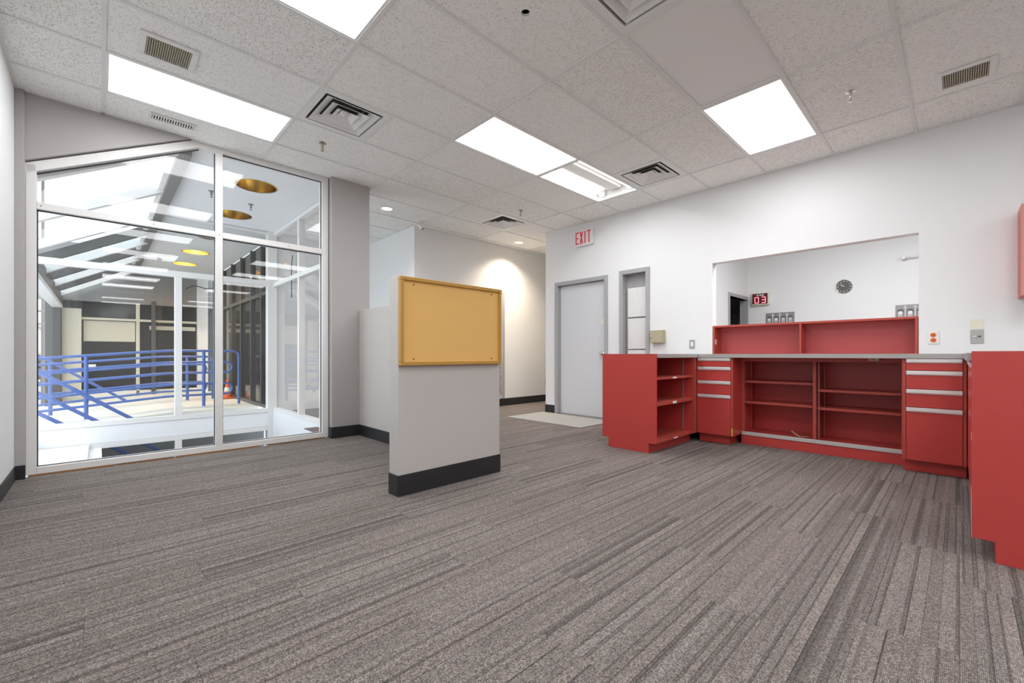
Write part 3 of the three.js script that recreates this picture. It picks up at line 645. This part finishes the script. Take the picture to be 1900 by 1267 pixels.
{ const t = thing('utility_box', 'small white electrical box low on the far facade', 'box', [-0.12, 0.6, 13.9]); part(t, 'body', M.plastic, [-0.20, -0.06, 0.60, 0.75, 13.98, 14.09], 0.01); part(t, 'cover', M.plastic, [-0.19, -0.07, 0.61, 0.74, 13.965, 13.98], 0.005); }
// street glimpsed at the far left
struct('ground_street', 'pale street surface outside', M.asphalt, [-60, -0.86, -0.7, -0.61, 13.9, 120], 0, 'street');
{ const t = thing('utility_pole', 'tall brown utility pole with crossbars in the street', 'pole', [-1.29, -0.6, 20]);
  lathe(t, 'shaft', mat(0.20, 0.16, 0.14, 0.8), [[0.045, 0], [0.035, 7.5], [0.001, 7.5]], -1.29, -0.6, 20, 12);
  bar(t, 'crossbar', M.steel, [-1.9, 2.35, 20], [-0.7, 2.35, 20], 0.04); bar(t, 'crossbar', M.steel, [-2.2, 1.95, 20], [-1.2, 1.95, 20], 0.04);
  part(t, 'signal_head', M.bronze, [-1.95, -1.75, 1.6, 2.25, 19.9, 20.1], 0.03); part(t, 'signal_head', M.bronze, [-0.95, -0.8, 2.0, 2.5, 19.9, 20.1], 0.03); }
{ const t = thing('street_house', 'pale low house front across the street', 'building', [-4.6, -0.6, 48]);
  part(t, 'wall', M.cream, [-9, -3.4, -0.6, 3.0, 48, 52]); geoPart(t, 'roof', M.steel, extU(polyShape([[-9.3, 3.0], [-3.1, 3.0], [-5, 4.6], [-7.4, 4.6]]), 47.8, 52.2));
  for (const v of [-4.4, -5.6, -6.8]) { const f = part(t, 'window', M.outWhite, [v - 0.35, v + 0.35, 0.6, 1.9, 47.95, 48.0]); part(f, 'pane', M.darkGlass, [v - 0.28, v + 0.28, 0.67, 1.83, 47.93, 47.95]); } }
{ const t = thing('parked_car', 'dark parked car out on the street', 'car', [-2.9, -0.6, 34]);
  part(t, 'body', M.bronze, [-3.9, -1.95, -0.3, 0.25, 33, 37.2], 0.15); part(t, 'cabin', M.darkGlass, [-3.7, -2.15, 0.2, 0.8, 34, 36.6], 0.2); for (const v of [-3.7, -2.15]) for (const u of [33.8, 36.4]) bar(t, 'wheel', M.dark, [v - 0.1, -0.3, u], [v + 0.1, -0.3, u], 0.3, 16); }
{ const t = thing('street_bush', 'yellow green bush beside the house across the street', 'bush', [-2.9, -0.6, 46]); const g = new THREE.IcosahedronGeometry(0.9, 3), p = g.attributes.position; for (let i = 0; i < p.count; i++) { const k = 1 + 0.18 * Math.sin(p.getX(i) * 9) * Math.cos(p.getY(i) * 8 + p.getZ(i) * 7); p.setXYZ(i, p.getX(i) * k, p.getY(i) * k, p.getZ(i) * k); } g.computeVertexNormals(); put(t, 'foliage', g, mat(0.42, 0.40, 0.14, 0.9), -2.9, 0.2, 46); }

// ---------------------------------------------------------------- pin board on the partition
{
  const t = thing('pin_board', 'tan pin board in a golden wood frame on the partition', 'pin board', [1.92, 0.895, 2.64]);
  const a = 1.466, b = 2.392, c = 0.895, d = 1.506, u0 = 2.612, u1 = 2.649, w = 0.026;
  part(t, 'board', M.cork, [a + w, b - w, c + w, d - w, 2.63, u1]);
  part(t, 'frame', M.corkFrame, [a, b, c, c + w, u0, u1], 0.004); part(t, 'frame', M.corkFrame, [a, b, d - w, d, u0, u1], 0.004);
  part(t, 'frame', M.corkFrame, [a, a + w, c + w, d - w, u0, u1], 0.004); part(t, 'frame', M.corkFrame, [b - w, b, c + w, d - w, u0, u1], 0.004);
  for (const v of [a + 0.11, b - 0.10]) for (const y of [c + 0.045, d - 0.05]) put(t, 'screw', new THREE.SphereGeometry(0.006, 10, 6), M.bronze, v, y, 2.63);
}

// ---------------------------------------------------------------- doors and sidelight on the long wall
{
  const d = structGroup('door_1', 'flush grey door in grey steel frame with round knob', 'door', [WALL_R, 0, 4.15]);
  const x0 = WALL_R - 0.022, x1 = WALL_R + 0.116;
  part(d, 'jamb', M.frame, [x0, x1, 0, 2.165, 3.64, 3.70], 0.003); part(d, 'jamb', M.frame, [x0, x1, 0, 2.165, 4.61, 4.668], 0.003); part(d, 'head', M.frame, [x0, x1, 2.105, 2.165, 3.70, 4.61], 0.003);
  part(d, 'leaf', M.door, [WALL_R + 0.055, WALL_R + 0.10, 0.012, 2.10, 3.705, 4.605], 0.002);
  part(d, 'threshold', M.steel, [x0 - 0.03, x1, 0.001, 0.012, 3.70, 4.61]);
  const k = lathe(d, 'knob', M.chrome, [[0.001, 0.062], [0.02, 0.060], [0.029, 0.045], [0.024, 0.028], [0.011, 0.018], [0.012, 0.004], [0.032, 0.002], [0.033, 0]], WALL_R + 0.055, 0.99, 3.775, 24); k.rotation.z = Math.PI / 2;
  part(d, 'sign_plate', M.note, [WALL_R + 0.051, WALL_R + 0.055, 1.44, 1.52, 3.735, 3.805]);
}
{
  const d = structGroup('window_5', 'narrow grey framed sidelight papered over behind the glass', 'window', [WALL_R, 0.5, 3.2]);
  const x0 = WALL_R - 0.022, x1 = WALL_R + 0.116;
  part(d, 'jamb', M.frame, [x0, x1, 0.49, 2.19, 2.962, 3.02], 0.003); part(d, 'jamb', M.frame, [x0, x1, 0.49, 2.19, 3.38, 3.438], 0.003); part(d, 'head', M.frame, [x0, x1, 2.13, 2.19, 3.02, 3.38], 0.003); part(d, 'sill', M.frame, [x0, x1, 0.49, 0.55, 3.02, 3.38], 0.003);
  geoPart(d, 'pane', M.glass, new THREE.PlaneGeometry(0.36, 1.58).rotateY(-Math.PI / 2).translate(WALL_R + 0.06, 1.34, -3.2));
  part(d, 'backing', M.frame, [WALL_R + 0.10, WALL_R + 0.112, 0.55, 2.13, 3.02, 3.38]);
  for (const [y0, y1] of [[1.515, 1.935], [1.055, 1.495], [0.60, 1.04]]) part(d, 'paper_sheet', M.paper, [WALL_R + 0.066, WALL_R + 0.069, y0, y1, 3.022, 3.345]);
}
{
  const d = structGroup('door_2', 'grey framed louvred closet door on the far wall', 'door', [5.1, 0.14, FAR]);
  part(d, 'jamb', M.frame, [5.51, 5.572, 0.142, 2.185, FAR - 0.02, FAR - 0.0005], 0.003); part(d, 'jamb', M.frame, [4.62, 4.68, 0.142, 2.185, FAR - 0.02, FAR - 0.0005], 0.003); part(d, 'head', M.frame, [4.68, 5.51, 2.125, 2.185, FAR - 0.02, FAR - 0.0005], 0.003);
  part(d, 'leaf', M.door, [4.68, 5.51, 0.142, 2.125, FAR - 0.012, FAR - 0.0005]);
  for (let k = 0; k < 14; k++) { const o = part(d, 'louver_slat', M.plate, [4.80, 5.49, 0.24 + k * 0.045, 0.246 + k * 0.045, FAR - 0.036, FAR - 0.012]); o.rotation.x = 0.6; }
}
// entrance mat
{ const m = part(scene, 'door_mat', M.mat, [4.585, 5.41, 0.0005, 0.009, 3.47, 4.885], 0.003); tag(m, 'pale grey mat lying on the carpet before the grey door', 'mat'); }

// ---------------------------------------------------------------- red casework
const PZ = { handle: M.alu };
function notched(u0, u1, toeNear, toeFar, top, v0, v1, toeH = 0.10) {      // end panel in (u,y), notched for the toe kicks
  return extV(polyShape([[u0 + toeNear, 0.001], [u1 - toeFar, 0.001], [u1 - toeFar, toeH], [u1, toeH], [u1, top], [u0, top], [u0, toeH], [u0 + toeNear, toeH]]), v0, v1);
}
{ // open shelf peninsula
  const t = thing('open_shelf_cabinet', 'red peninsula cabinet with open shelves and a notched end panel', 'cabinet', [4.3, 0, 2.35]);
  geoPart(t, 'end_panel', M.red, notched(2.04, 2.655, 0.08, 0.075, 0.979, 3.897, 3.918));
  part(t, 'back_panel', M.red, [3.918, 4.83, 0.10, 0.939, 2.60, 2.62]); part(t, 'far_panel', M.red, [3.918, 5.48, 0.10, 0.939, 2.63, 2.65]);
  part(t, 'side_panel', M.red, [4.765, 4.785, 0.119, 0.939, 2.06, 2.60]); part(t, 'stile', M.redEdge, [4.765, 4.829, 0.10, 0.939, 2.042, 2.06]);
  const tags = [];
  for (const [y0, y1, n, d] of [[0.10, 0.12, 'bottom_panel', 2.043], [0.462, 0.492, 'shelf', 2.055], [0.722, 0.744, 'shelf', 2.055]]) {
    const s = part(t, n, M.redEdge, [3.918, 4.765, y0, y1, d, 2.60], 0.002); part(s, 'label_tag', M.paper, [4.28, 4.365, y0 + 0.003, y1 - 0.003, d - 0.002, d]);
  }
  for (const u of [2.16, 2.50]) part(t, 'shelf_standard', M.standard, [4.760, 4.765, 0.13, 0.93, u, u + 0.016]);
  part(t, 'toe_kick', M.red, [3.918, 4.83, 0.001, 0.10, 2.12, 2.135]); part(t, 'toe_kick', M.red, [3.918, 5.46, 0.001, 0.10, 2.565, 2.58]);
  part(t, 'junction_plate', M.standard, [4.17, 4.28, 0.36, 0.45, 2.592, 2.60], 0.003);
}
function drawers(label, u0, u1, ends, group) {
  const t = thing('drawer_cabinet', label, 'cabinet', [5.1, 0, (u0 + u1) / 2], group), x = 4.83;
  part(t, 'body', M.red, [x + 0.02, 5.48, 0.10, 0.939, u0, u1], 0.002);
  part(t, 'toe_kick', M.red, [x + 0.075, 5.40, 0.001, 0.10, u0 + ends[2], u1 - 0.001]);
  part(t, 'stile', M.redEdge, [x + 0.003, x + 0.02, 0.10, 0.939, u0, u0 + ends[0]], 0.002); part(t, 'stile', M.redEdge, [x + 0.003, x + 0.02, 0.10, 0.939, u1 - ends[1], u1], 0.002);
  const a = u0 + ends[0] + 0.002, b = u1 - ends[1] - 0.002;
  for (const [y0, y1] of [[0.842, 0.938], [0.690, 0.838], [0.540, 0.686], [0.103, 0.536]]) {
    const f = part(t, 'drawer_front', M.red, [x, x + 0.019, y0, y1 - 0.036, a, b], 0.002);
    const h = part(f, 'pull_channel', M.alu, [x - 0.004, x + 0.019, y1 - 0.036, y1 - 0.026, a, b], 0.002);
    part(f, 'pull_lip', M.alu, [x - 0.012, x - 0.003, y1 - 0.030, y1, a, b], 0.003); part(f, 'pull_back', M.aluMatt, [x + 0.006, x + 0.019, y1 - 0.026, y1, a, b]);
  }
}
drawers('red four drawer cabinet beside the open shelf peninsula', 1.66, 2.04, [0.022, 0.012, 0.06], 'four drawer counter cabinets');
drawers('red four drawer cabinet in the corner by the plain red peninsula', -0.04, 0.332, [0.020, 0.024, 0.001], 'four drawer counter cabinets');
{ // yellow tape on the drawer cabinet edge
  const o = part(scene, 'tape_strip', mat(0.80, 0.45, 0.06, 0.5), [4.8315, 4.8335, 0.11, 0.19, 1.661, 1.676]); tag(o, 'short yellow tape strip on the lower drawer cabinet corner', 'tape'); }
{ // wide open bank under the service opening
  const t = thing('open_shelf_bank', 'wide dark red open shelf bank below the service opening', 'cabinet', [5.28, 0, 1.0]);
  const x0 = 5.08, x1 = 5.478, a = 0.334, b = 1.658;
  part(t, 'back_panel', M.red, [x1 - 0.012, x1, 0.10, 0.939, a, b]);
  part(t, 'side_panel', M.red, [x0, x1 - 0.012, 0.10, 0.939, a, a + 0.019]); part(t, 'side_panel', M.red, [x0, x1 - 0.012, 0.10, 0.939, b - 0.019, b]);
  part(t, 'divider', M.redEdge, [x0, x1 - 0.012, 0.139, 0.939, 0.976, 1.003], 0.002);
  part(t, 'bottom_panel', M.red, [x0 + 0.004, x1 - 0.012, 0.10, 0.125, a + 0.019, b - 0.019]);
  part(t, 'metal_edge', M.aluMatt, [x0 - 0.006, x0 + 0.004, 0.098, 0.136, a + 0.004, b - 0.004], 0.002);
  part(t, 'plinth', M.red, [x0 + 0.002, x0 + 0.018, 0.001, 0.098, a, b]);
  part(t, 'top_rail', M.red, [x0, x0 + 0.02, 0.90, 0.939, a + 0.019, b - 0.019]);
  for (const [y, p, q] of [[0.665, 1.003, b - 0.019], [0.440, 1.003, b - 0.019], [0.605, a + 0.019, 0.976], [0.428, a + 0.019, 0.976]]) part(t, 'shelf', M.redEdge, [x0 + 0.03, x1 - 0.03, y, y + 0.024, p + 0.004, q - 0.004], 0.002);
  for (const u of [0.955, b - 0.022]) for (const x of [x0 + 0.02, x0 + 0.26]) part(t, 'shelf_standard', M.standard, [x, x + 0.014, 0.14, 0.90, u, u + 0.004]);
}
{ const t = thing('paper_scrap', 'curled scrap of kraft paper on the lower shelf of the wide bank', 'paper', [5.17, 0.125, 1.13]);
  const g = new THREE.PlaneGeometry(0.15, 0.05, 24, 2), p = g.attributes.position; for (let i = 0; i < p.count; i++) { const s = p.getX(i) / 0.075; p.setXYZ(i, p.getX(i), 0.008 + 0.052 * Math.max(0, s) ** 1.4 + 0.012 * Math.max(0, -s) ** 2, -p.getY(i)); } g.computeVertexNormals(); g.rotateY(Math.PI / 2);
  put(t, 'sheet', g, new THREE.MeshStandardMaterial({ color: col(0.62, 0.47, 0.27), roughness: 0.8, side: THREE.DoubleSide }), 5.17, 0.125, 1.13); }
{ const t = thing('door_buzzer', 'small ivory push button box under the counter edge', 'button', [5.05, 0.90, 0.52]); part(t, 'case', M.note, [5.055, 5.079, 0.914, 0.938, 0.50, 0.575], 0.004); const k = lathe(t, 'button', M.beige, [[0.001, 0.004], [0.007, 0.004], [0.008, 0]], 5.055, 0.926, 0.538, 14); k.rotation.z = Math.PI / 2; }
{ // near peninsula
  const t = thing('peninsula_cabinet', 'plain red peninsula cabinet with a large notched end panel', 'cabinet', [4.0, 0, -0.35]);
  geoPart(t, 'end_panel', M.red, notched(-0.66, -0.04, 0.075, 0.076, 0.986, 3.0, 3.022));
  part(t, 'body', M.red, [3.022, 4.82, 0.10, 0.939, -0.62, -0.065], 0.002);
  part(t, 'body', M.red, [4.82, 5.48, 0.10, 0.939, -0.62, -0.045], 0.002);
  part(t, 'toe_kick', M.red, [3.022, 4.83, 0.001, 0.10, -0.135, -0.12]); part(t, 'toe_kick', M.red, [3.022, 5.46, 0.001, 0.10, -0.585, -0.57]);
  for (const [a, b] of [[3.03, 3.61], [3.62, 4.20], [4.21, 4.78]]) { const f = part(t, 'door_panel', M.red, [a, b, 0.105, 0.93, -0.065, -0.046], 0.002); part(f, 'pull', M.alu, [a, b, 0.90, 0.926, -0.046, -0.040], 0.002); }
  part(t, 'worn_edge', M.chip, [2.9985, 3.004, 0.10, 0.34, -0.0405, -0.0385]); part(t, 'worn_edge', M.chip, [2.9985, 3.004, 0.56, 0.60, -0.0405, -0.0385]);
}
{ // continuous worktop
  const s = polyShape([[3.919, 2.645], [3.919, 2.022], [4.81, 2.022], [4.81, -0.022], [3.023, -0.022], [3.023, -0.645], [5.484, -0.645], [5.484, 0.265], [5.72, 0.265], [5.72, 2.119], [5.484, 2.119], [5.484, 2.645]]);
  const o = geoPart(scene, 'worktop', M.top, extY(s, 0.940, 0.978)); tag(o, 'continuous grey laminate worktop over the red cabinets', 'worktop');
  const t = thing('worktop_seam', 'thin metal seam strip on the worktop corner joint', 'seam', [4.81, 0.94, 2.022]); part(t, 'strip', M.steel, [4.808, 4.8105, 0.938, 0.981, 2.018, 2.0225]);
}
{ // two bay shelf box in the opening
  const t = thing('counter_shelf_box', 'long red two bay shelf box standing on the counter in the opening', 'shelf', [5.6, 0.978, 1.19]);
  const x0 = 5.482, x1 = 5.70, a = 0.266, b = 2.118, y0 = 0.979, y1 = 1.328;
  part(t, 'top_panel', M.redEdge, [x0, x1, y1 - 0.022, y1, a, b], 0.002); part(t, 'bottom_panel', M.redEdge, [x0, x1, y0, y0 + 0.008, a + 0.02, b - 0.02]);
  part(t, 'side_panel', M.redEdge, [x0, x1, y0, y1 - 0.022, a, a + 0.021], 0.002); part(t, 'side_panel', M.redEdge, [x0, x1, y0, y1 - 0.022, b - 0.021, b], 0.002);
  part(t, 'divider', M.redEdge, [x0, x1 - 0.012, y0 + 0.008, y1 - 0.022, 1.187, 1.205], 0.002); part(t, 'back_panel', M.redLit, [x1 - 0.012, x1, y0, y1 - 0.022, a + 0.02, b - 0.02]);
  part(t, 'label_tag', M.paper, [x0 + 0.02, x0 + 0.06, 1.10, 1.16, b - 0.0225, b - 0.021]);
}
{ // wall cubby at the right edge
  const t = thing('wall_cubby', 'red wall hung cubby with pale edges', 'shelf', [5.35, 1.43, -0.6]);
  const x0 = 5.20, x1 = 5.48, a = -0.95, b = -0.335;
  part(t, 'side_panel', M.chip, [x0, x0 + 0.004, 1.434, 2.15, b - 0.02, b]); part(t, 'side_panel', M.red, [x0 + 0.004, x1, 1.434, 2.15, b - 0.02, b]); part(t, 'side_panel', M.red, [x0, x1, 1.434, 2.15, a, a + 0.02]);
  part(t, 'back_panel', M.red, [x1 - 0.012, x1, 1.434, 2.15, a + 0.02, b - 0.02]);
  for (const y of [1.434, 1.86, 2.13]) part(t, 'shelf', M.chip, [x0, x1 - 0.012, y, y + 0.02, a + 0.02, b - 0.02], 0.002);
  part(t, 'front_lip', M.chip, [x0, x0 + 0.018, 1.454, 1.58, a + 0.02, b - 0.02]);
}

// ---------------------------------------------------------------- things on the long wall
{ // exit sign
  const t = thing('exit_sign', 'white box exit sign with red EXIT letters high on the wall', 'sign', [5.45, 2.68, 4.06]);
  const x = 5.435; part(t, 'housing', M.metalWhite, [x, 5.4845, 2.675, 2.925, 3.885, 4.235], 0.006);
  const redE = new THREE.MeshStandardMaterial({ color: col(0.45, 0.02, 0.04), emissive: col(0.5, 0.01, 0.03), emissiveIntensity: 0.35, roughness: 0.5 }), cell = (b) => part(t, 'sign_letter', redE, b);
  const L = (u) => u, y0 = 2.705, y1 = 2.895, w = 0.018, z = [x - 0.003, x + 0.001];
  // letters read towards smaller u
  const E = (u) => { const parts = [[u - w, u, y0, y1], [u - 0.062, u - w, y1 - w, y1], [u - 0.055, u - w, (y0 + y1 - w) / 2, (y0 + y1 + w) / 2], [u - 0.062, u - w, y0, y0 + w]]; letter(parts); };
  const letter = (rs) => { const g = mergeGeometries(rs.map(([a, b, c, d]) => new THREE.BoxGeometry(0.004, d - c, b - a).translate(x - 0.001, (c + d) / 2, -(a + b) / 2))); geoPart(t, 'sign_letter', redE, g); };
  E(4.205);
  { const s = [polyShape([[4.127, y0], [4.107, y0], [4.062, y1], [4.082, y1]]), polyShape([[4.062, y0], [4.082, y0], [4.127, y1], [4.107, y1]])]; geoPart(t, 'sign_letter', redE, mergeGeometries(s.map((q) => extV(q, x - 0.003, x + 0.001)))); }
  letter([[4.015, 4.035, y0, y1]]);
  letter([[3.915, 3.985, y1 - w, y1], [3.941, 3.959, y0, y1 - w]]);
}
{ // key box
  const t = thing('key_box', 'small beige metal key box on the white wall', 'key box', [5.45, 1.13, 2.82]);
  part(t, 'body', M.beige, [5.425, 5.4845, 1.132, 1.303, 2.735, 2.925], 0.004); const d = part(t, 'door_flap', M.beige, [5.415, 5.424, 1.134, 1.301, 2.742, 2.923], 0.003);
  const k = lathe(d, 'lock', M.chrome, [[0.001, 0.012], [0.008, 0.011], [0.010, 0]], 5.415, 1.22, 2.905, 16); k.rotation.z = Math.PI / 2; bar(d, 'key', M.steel, [5.405, 1.215, 2.905], [5.405, 1.19, 2.905], 0.003, 6);
}
function outletPlate(name, label, cat, v, u0, u1, y0, y1, mPlate, build) { const t = thing(name, label, cat, [v, y0, (u0 + u1) / 2]); part(t, 'plate', mPlate, [v - 0.007, v - 0.0005, y0, y1, u0, u1], 0.003); build(t); return t; }
outletPlate('light_switch', 'grey plate with a single ivory switch beside the key box', 'switch', WALL_R, 2.340, 2.409, 1.048, 1.163, M.plate, (t) => { part(t, 'rocker', M.plastic, [WALL_R - 0.012, WALL_R - 0.007, 1.075, 1.135, 2.358, 2.391], 0.002); for (const y of [1.06, 1.15]) put(t, 'screw', new THREE.SphereGeometry(0.003, 8, 6), M.steel, WALL_R - 0.007, y, 2.3745); });
outletPlate('power_outlet', 'white plate outlet with two bright orange sockets', 'outlet', WALL_R, 0.128, 0.202, 1.068, 1.186, M.plastic, (t) => {
  for (const y of [1.103, 1.150]) { const g = new THREE.CylinderGeometry(0.019, 0.019, 0.006, 24); g.rotateZ(Math.PI / 2); const s = put(t, 'socket', g, M.orange, WALL_R - 0.008, y, 0.165); for (const q of [-0.007, 0.007]) part(s, 'slot', M.dark, [WALL_R - 0.0125, WALL_R - 0.011, y - 0.005, y + 0.006, 0.165 + q - 0.0012, 0.165 + q + 0.0012]); } });
outletPlate('double_switch', 'steel plate with two toggle levers under a pale note', 'switch', WALL_R, -0.144, -0.066, 1.068, 1.188, M.plate, (t) => { for (const u of [-0.09, -0.12]) part(t, 'toggle', u < -0.1 ? M.bronze : M.plastic, [WALL_R - 0.018, WALL_R - 0.007, 1.122, 1.134, u - 0.008, u + 0.008], 0.002); for (const y of [1.085, 1.17]) put(t, 'screw', new THREE.SphereGeometry(0.003, 8, 6), M.chrome, WALL_R - 0.007, y, -0.105); });
{ const o = part(scene, 'sticky_note', M.note, [WALL_R - 0.002, WALL_R - 0.0005, 1.197, 1.278, -0.144, -0.066]); tag(o, 'pale yellow note stuck above the double toggle plate', 'note'); }
{ const t = thing('wall_outlet', 'white outlet plate low on the far hallway wall', 'outlet', [6.74, 0.35, FAR]); part(t, 'plate', M.plastic, [6.70, 6.785, 0.35, 0.475, FAR - 0.007, FAR - 0.0005], 0.003); for (const y of [0.385, 0.44]) part(t, 'socket', M.beige, [6.728, 6.757, y - 0.014, y + 0.014, FAR - 0.010, FAR - 0.007], 0.002); }

// ---------------------------------------------------------------- service room seen through the opening
{
  const t = thing('wall_clock', 'round dark faced wall clock with a silver rim', 'clock', [8.98, 2.0, 1.337]);
  const c = [8.97, 2.115, 1.337], turn = (m) => { m.rotation.z = Math.PI / 2; return m; };
  turn(lathe(t, 'rim', M.chrome, [[0.103, 0.012], [0.106, 0.024], [0.114, 0.020], [0.117, 0], [0.10, 0]], 8.999, c[1], c[2], 40));
  turn(lathe(t, 'face', mat(0.10, 0.095, 0.085, 0.5), [[0.0005, 0.012], [0.105, 0.012]], 8.999, c[1], c[2], 40));
  for (let k = 0; k < 12; k++) { const a = k * Math.PI / 6, v = 8.985, y = c[1] + 0.084 * Math.cos(a), u = c[2] - 0.084 * Math.sin(a), h = k % 3 ? 0.007 : 0.010; part(t, 'hour_mark', M.plastic, [v - 0.001, v, y - h, y + h, u - 0.005, u + 0.005]); }
  const hand = (a, l, w) => { const g = new THREE.BoxGeometry(0.002, l, w); g.translate(0, l / 2 - 0.01, 0); const o = put(t, 'clock_hand', g, M.plastic, 8.983, c[1], c[2]); o.rotation.x = a; };
  hand(Math.PI * 2 * (9.88 / 12) * 1, 0.06, 0.007); hand(Math.PI * 2 * (53 / 60), 0.085, 0.005);
}
{
  const t = thing('number_display', 'wall counter display with glowing red digits 03', 'display', [8.95, 1.91, 2.6]);
  part(t, 'case', M.note, [8.93, 8.9995, 1.905, 2.135, 2.445, 2.735], 0.006); part(t, 'screen', mat(0.10, 0.006, 0.010, 0.25), [8.926, 8.93, 1.925, 2.118, 2.462, 2.722]);
  const seg = glow(1, 0.03, 0.10, 1.4), X = [8.923, 8.926], W = 0.012, H = 0.052, D = 0.062;
  const digit = (u, on) => { const y = 1.945; const s = { a: [y + 2 * H - W / 2, y + 2 * H + W / 2, u - D, u], d: [y - W / 2, y + W / 2, u - D, u], g: [y + H - W / 2, y + H + W / 2, u - D, u], f: [y + H, y + 2 * H, u - W / 2, u + W / 2], e: [y, y + H, u - W / 2, u + W / 2], b: [y + H, y + 2 * H, u - D - W / 2, u - D + W / 2], c: [y, y + H, u - D - W / 2, u - D + W / 2] }; for (const k of on) part(t, 'display_segment', seg, [...X, ...s[k]]); };
  digit(2.675, 'abcdef'); digit(2.560, 'abcdg');
  for (const [a, b, y] of [[2.62, 2.645, 2.098], [2.565, 2.605, 2.098], [2.53, 2.55, 2.098], [2.61, 2.65, 2.080], [2.525, 2.598, 2.080]]) part(t, 'print_line', M.plastic, [8.9245, 8.926, y - 0.005, y + 0.005, a, b]);
  const l = new THREE.RectAreaLight(col(1, 0.05, 0.1), 0.6, 0.2, 0.15); l.position.set(8.92 - 8.95, 2.02 - 1.91, 0); l.rotation.y = -Math.PI / 2; l.rotation.y = Math.PI / 2; l.name = 'display_light'; l.castShadow = true; t.add(l);
}
function rack(u0, n, label) {
  const t = thing('wall_rack', label, 'rack', [8.96, 1.36, u0], 'steel slotted racks on the service room wall'), p = 0.113;
  part(t, 'back_plate', M.steel, [8.985, 8.9995, 1.36, 1.745, u0 - n * p, u0], 0.002);
  for (let k = 0; k < n; k++) {
    const c = u0 - (k + 0.5) * p;
    const s = part(t, 'slip_pocket', M.plate, [8.955, 8.985, 1.38, 1.60, c - 0.030, c + 0.030], 0.004); part(s, 'slip', k < 2 ? M.paper : M.aluMatt, [8.965, 8.975, 1.42, 1.645, c - 0.024, c + 0.024]);
    const g = new THREE.TorusGeometry(0.03, 0.006, 8, 14, Math.PI); g.rotateY(Math.PI / 2); put(t, 'thumb_clip', g, M.bronze, 8.975, 1.64, c);
    if (k < n - 1) { const r = part(t, 'divider_rod', M.plastic, [8.965, 8.984, 1.36, 1.73, u0 - (k + 1) * p - 0.006, u0 - (k + 1) * p + 0.006], 0.003); part(r, 'crosspiece', M.plastic, [8.968, 8.984, 1.695, 1.708, u0 - (k + 1) * p - 0.022, u0 - (k + 1) * p + 0.022], 0.003); }
  }
}
rack(2.503, 4, 'steel slotted rack below the red number display'); rack(0.692, 4, 'steel slotted rack half hidden at the end of the opening');
{ const t = thing('wall_bracket', 'thin white wall bracket arm high in the service room', 'bracket', [8.9, 2.45, 0.5]); bar(t, 'arm', M.plastic, [8.93, 2.468, 0.60], [8.93, 2.475, 0.05], 0.010); part(t, 'mount', M.plastic, [8.915, 8.9995, 2.44, 2.495, 0.575, 0.615], 0.006); }
{ const d = structGroup('door_3', 'grey framed doorway to the dark store room', 'doorway', [8.5, 0, 2.83]);
  part(d, 'jamb', M.frame, [8.0, 8.06, 0, 2.08, 2.81, 2.96], 0.003); part(d, 'jamb', M.frame, [8.985, 8.999, 0, 2.08, 2.81, 2.96], 0.003); part(d, 'head', M.frame, [8.06, 8.985, 2.02, 2.08, 2.81, 2.96], 0.003); }
{ const t = thing('store_cabinet', 'tall storage unit standing in the unlit store room', 'cabinet', [11.3, 0, 3.9]); part(t, 'body', M.steel, [11.0, 11.6, 0.001, 1.93, 3.35, 4.4], 0.01); for (let k = 0; k < 4; k++) part(t, 'card_holder', M.plastic, [10.992, 11.0, 1.70, 1.725, 3.44 + k * 0.15, 3.52 + k * 0.15]); part(t, 'ledge', M.steel, [10.9, 11.0, 1.80, 1.82, 3.4, 4.0]); }
struct('trim_4', 'grey door casing edge on the service room side wall', M.frame, [6.62, 6.68, 0, 1.72, 2.815, 2.83], 0, 'casing');
for (const [v, u, n] of [[6.6, 0.9, 'nearer the clock'], [6.6, -1.3, 'farther along the counter']]) { // lights of the service room
  const t = thing('ceiling_light', 'fluorescent panel on the service room ceiling ' + n, 'ceiling light', [v, 3.2, u]);
  part(t, 'housing', M.metalWhite, [v - 0.62, v + 0.62, 3.20, 3.3, u - 0.32, u + 0.32]); part(t, 'lamp_lens', glow(1, 0.99, 0.965, LENS_GLOW), [v - 0.6, v + 0.6, 3.19, 3.198, u - 0.3, u + 0.3]);
  panelLight(t, v, u, 1.18, 0.58, 3.185, TROFFER * 2.9);
}
scene.traverse((o) => { if (o.isMesh) { o.castShadow = true; o.receiveShadow = true; } });
renderer.render(scene, camera);
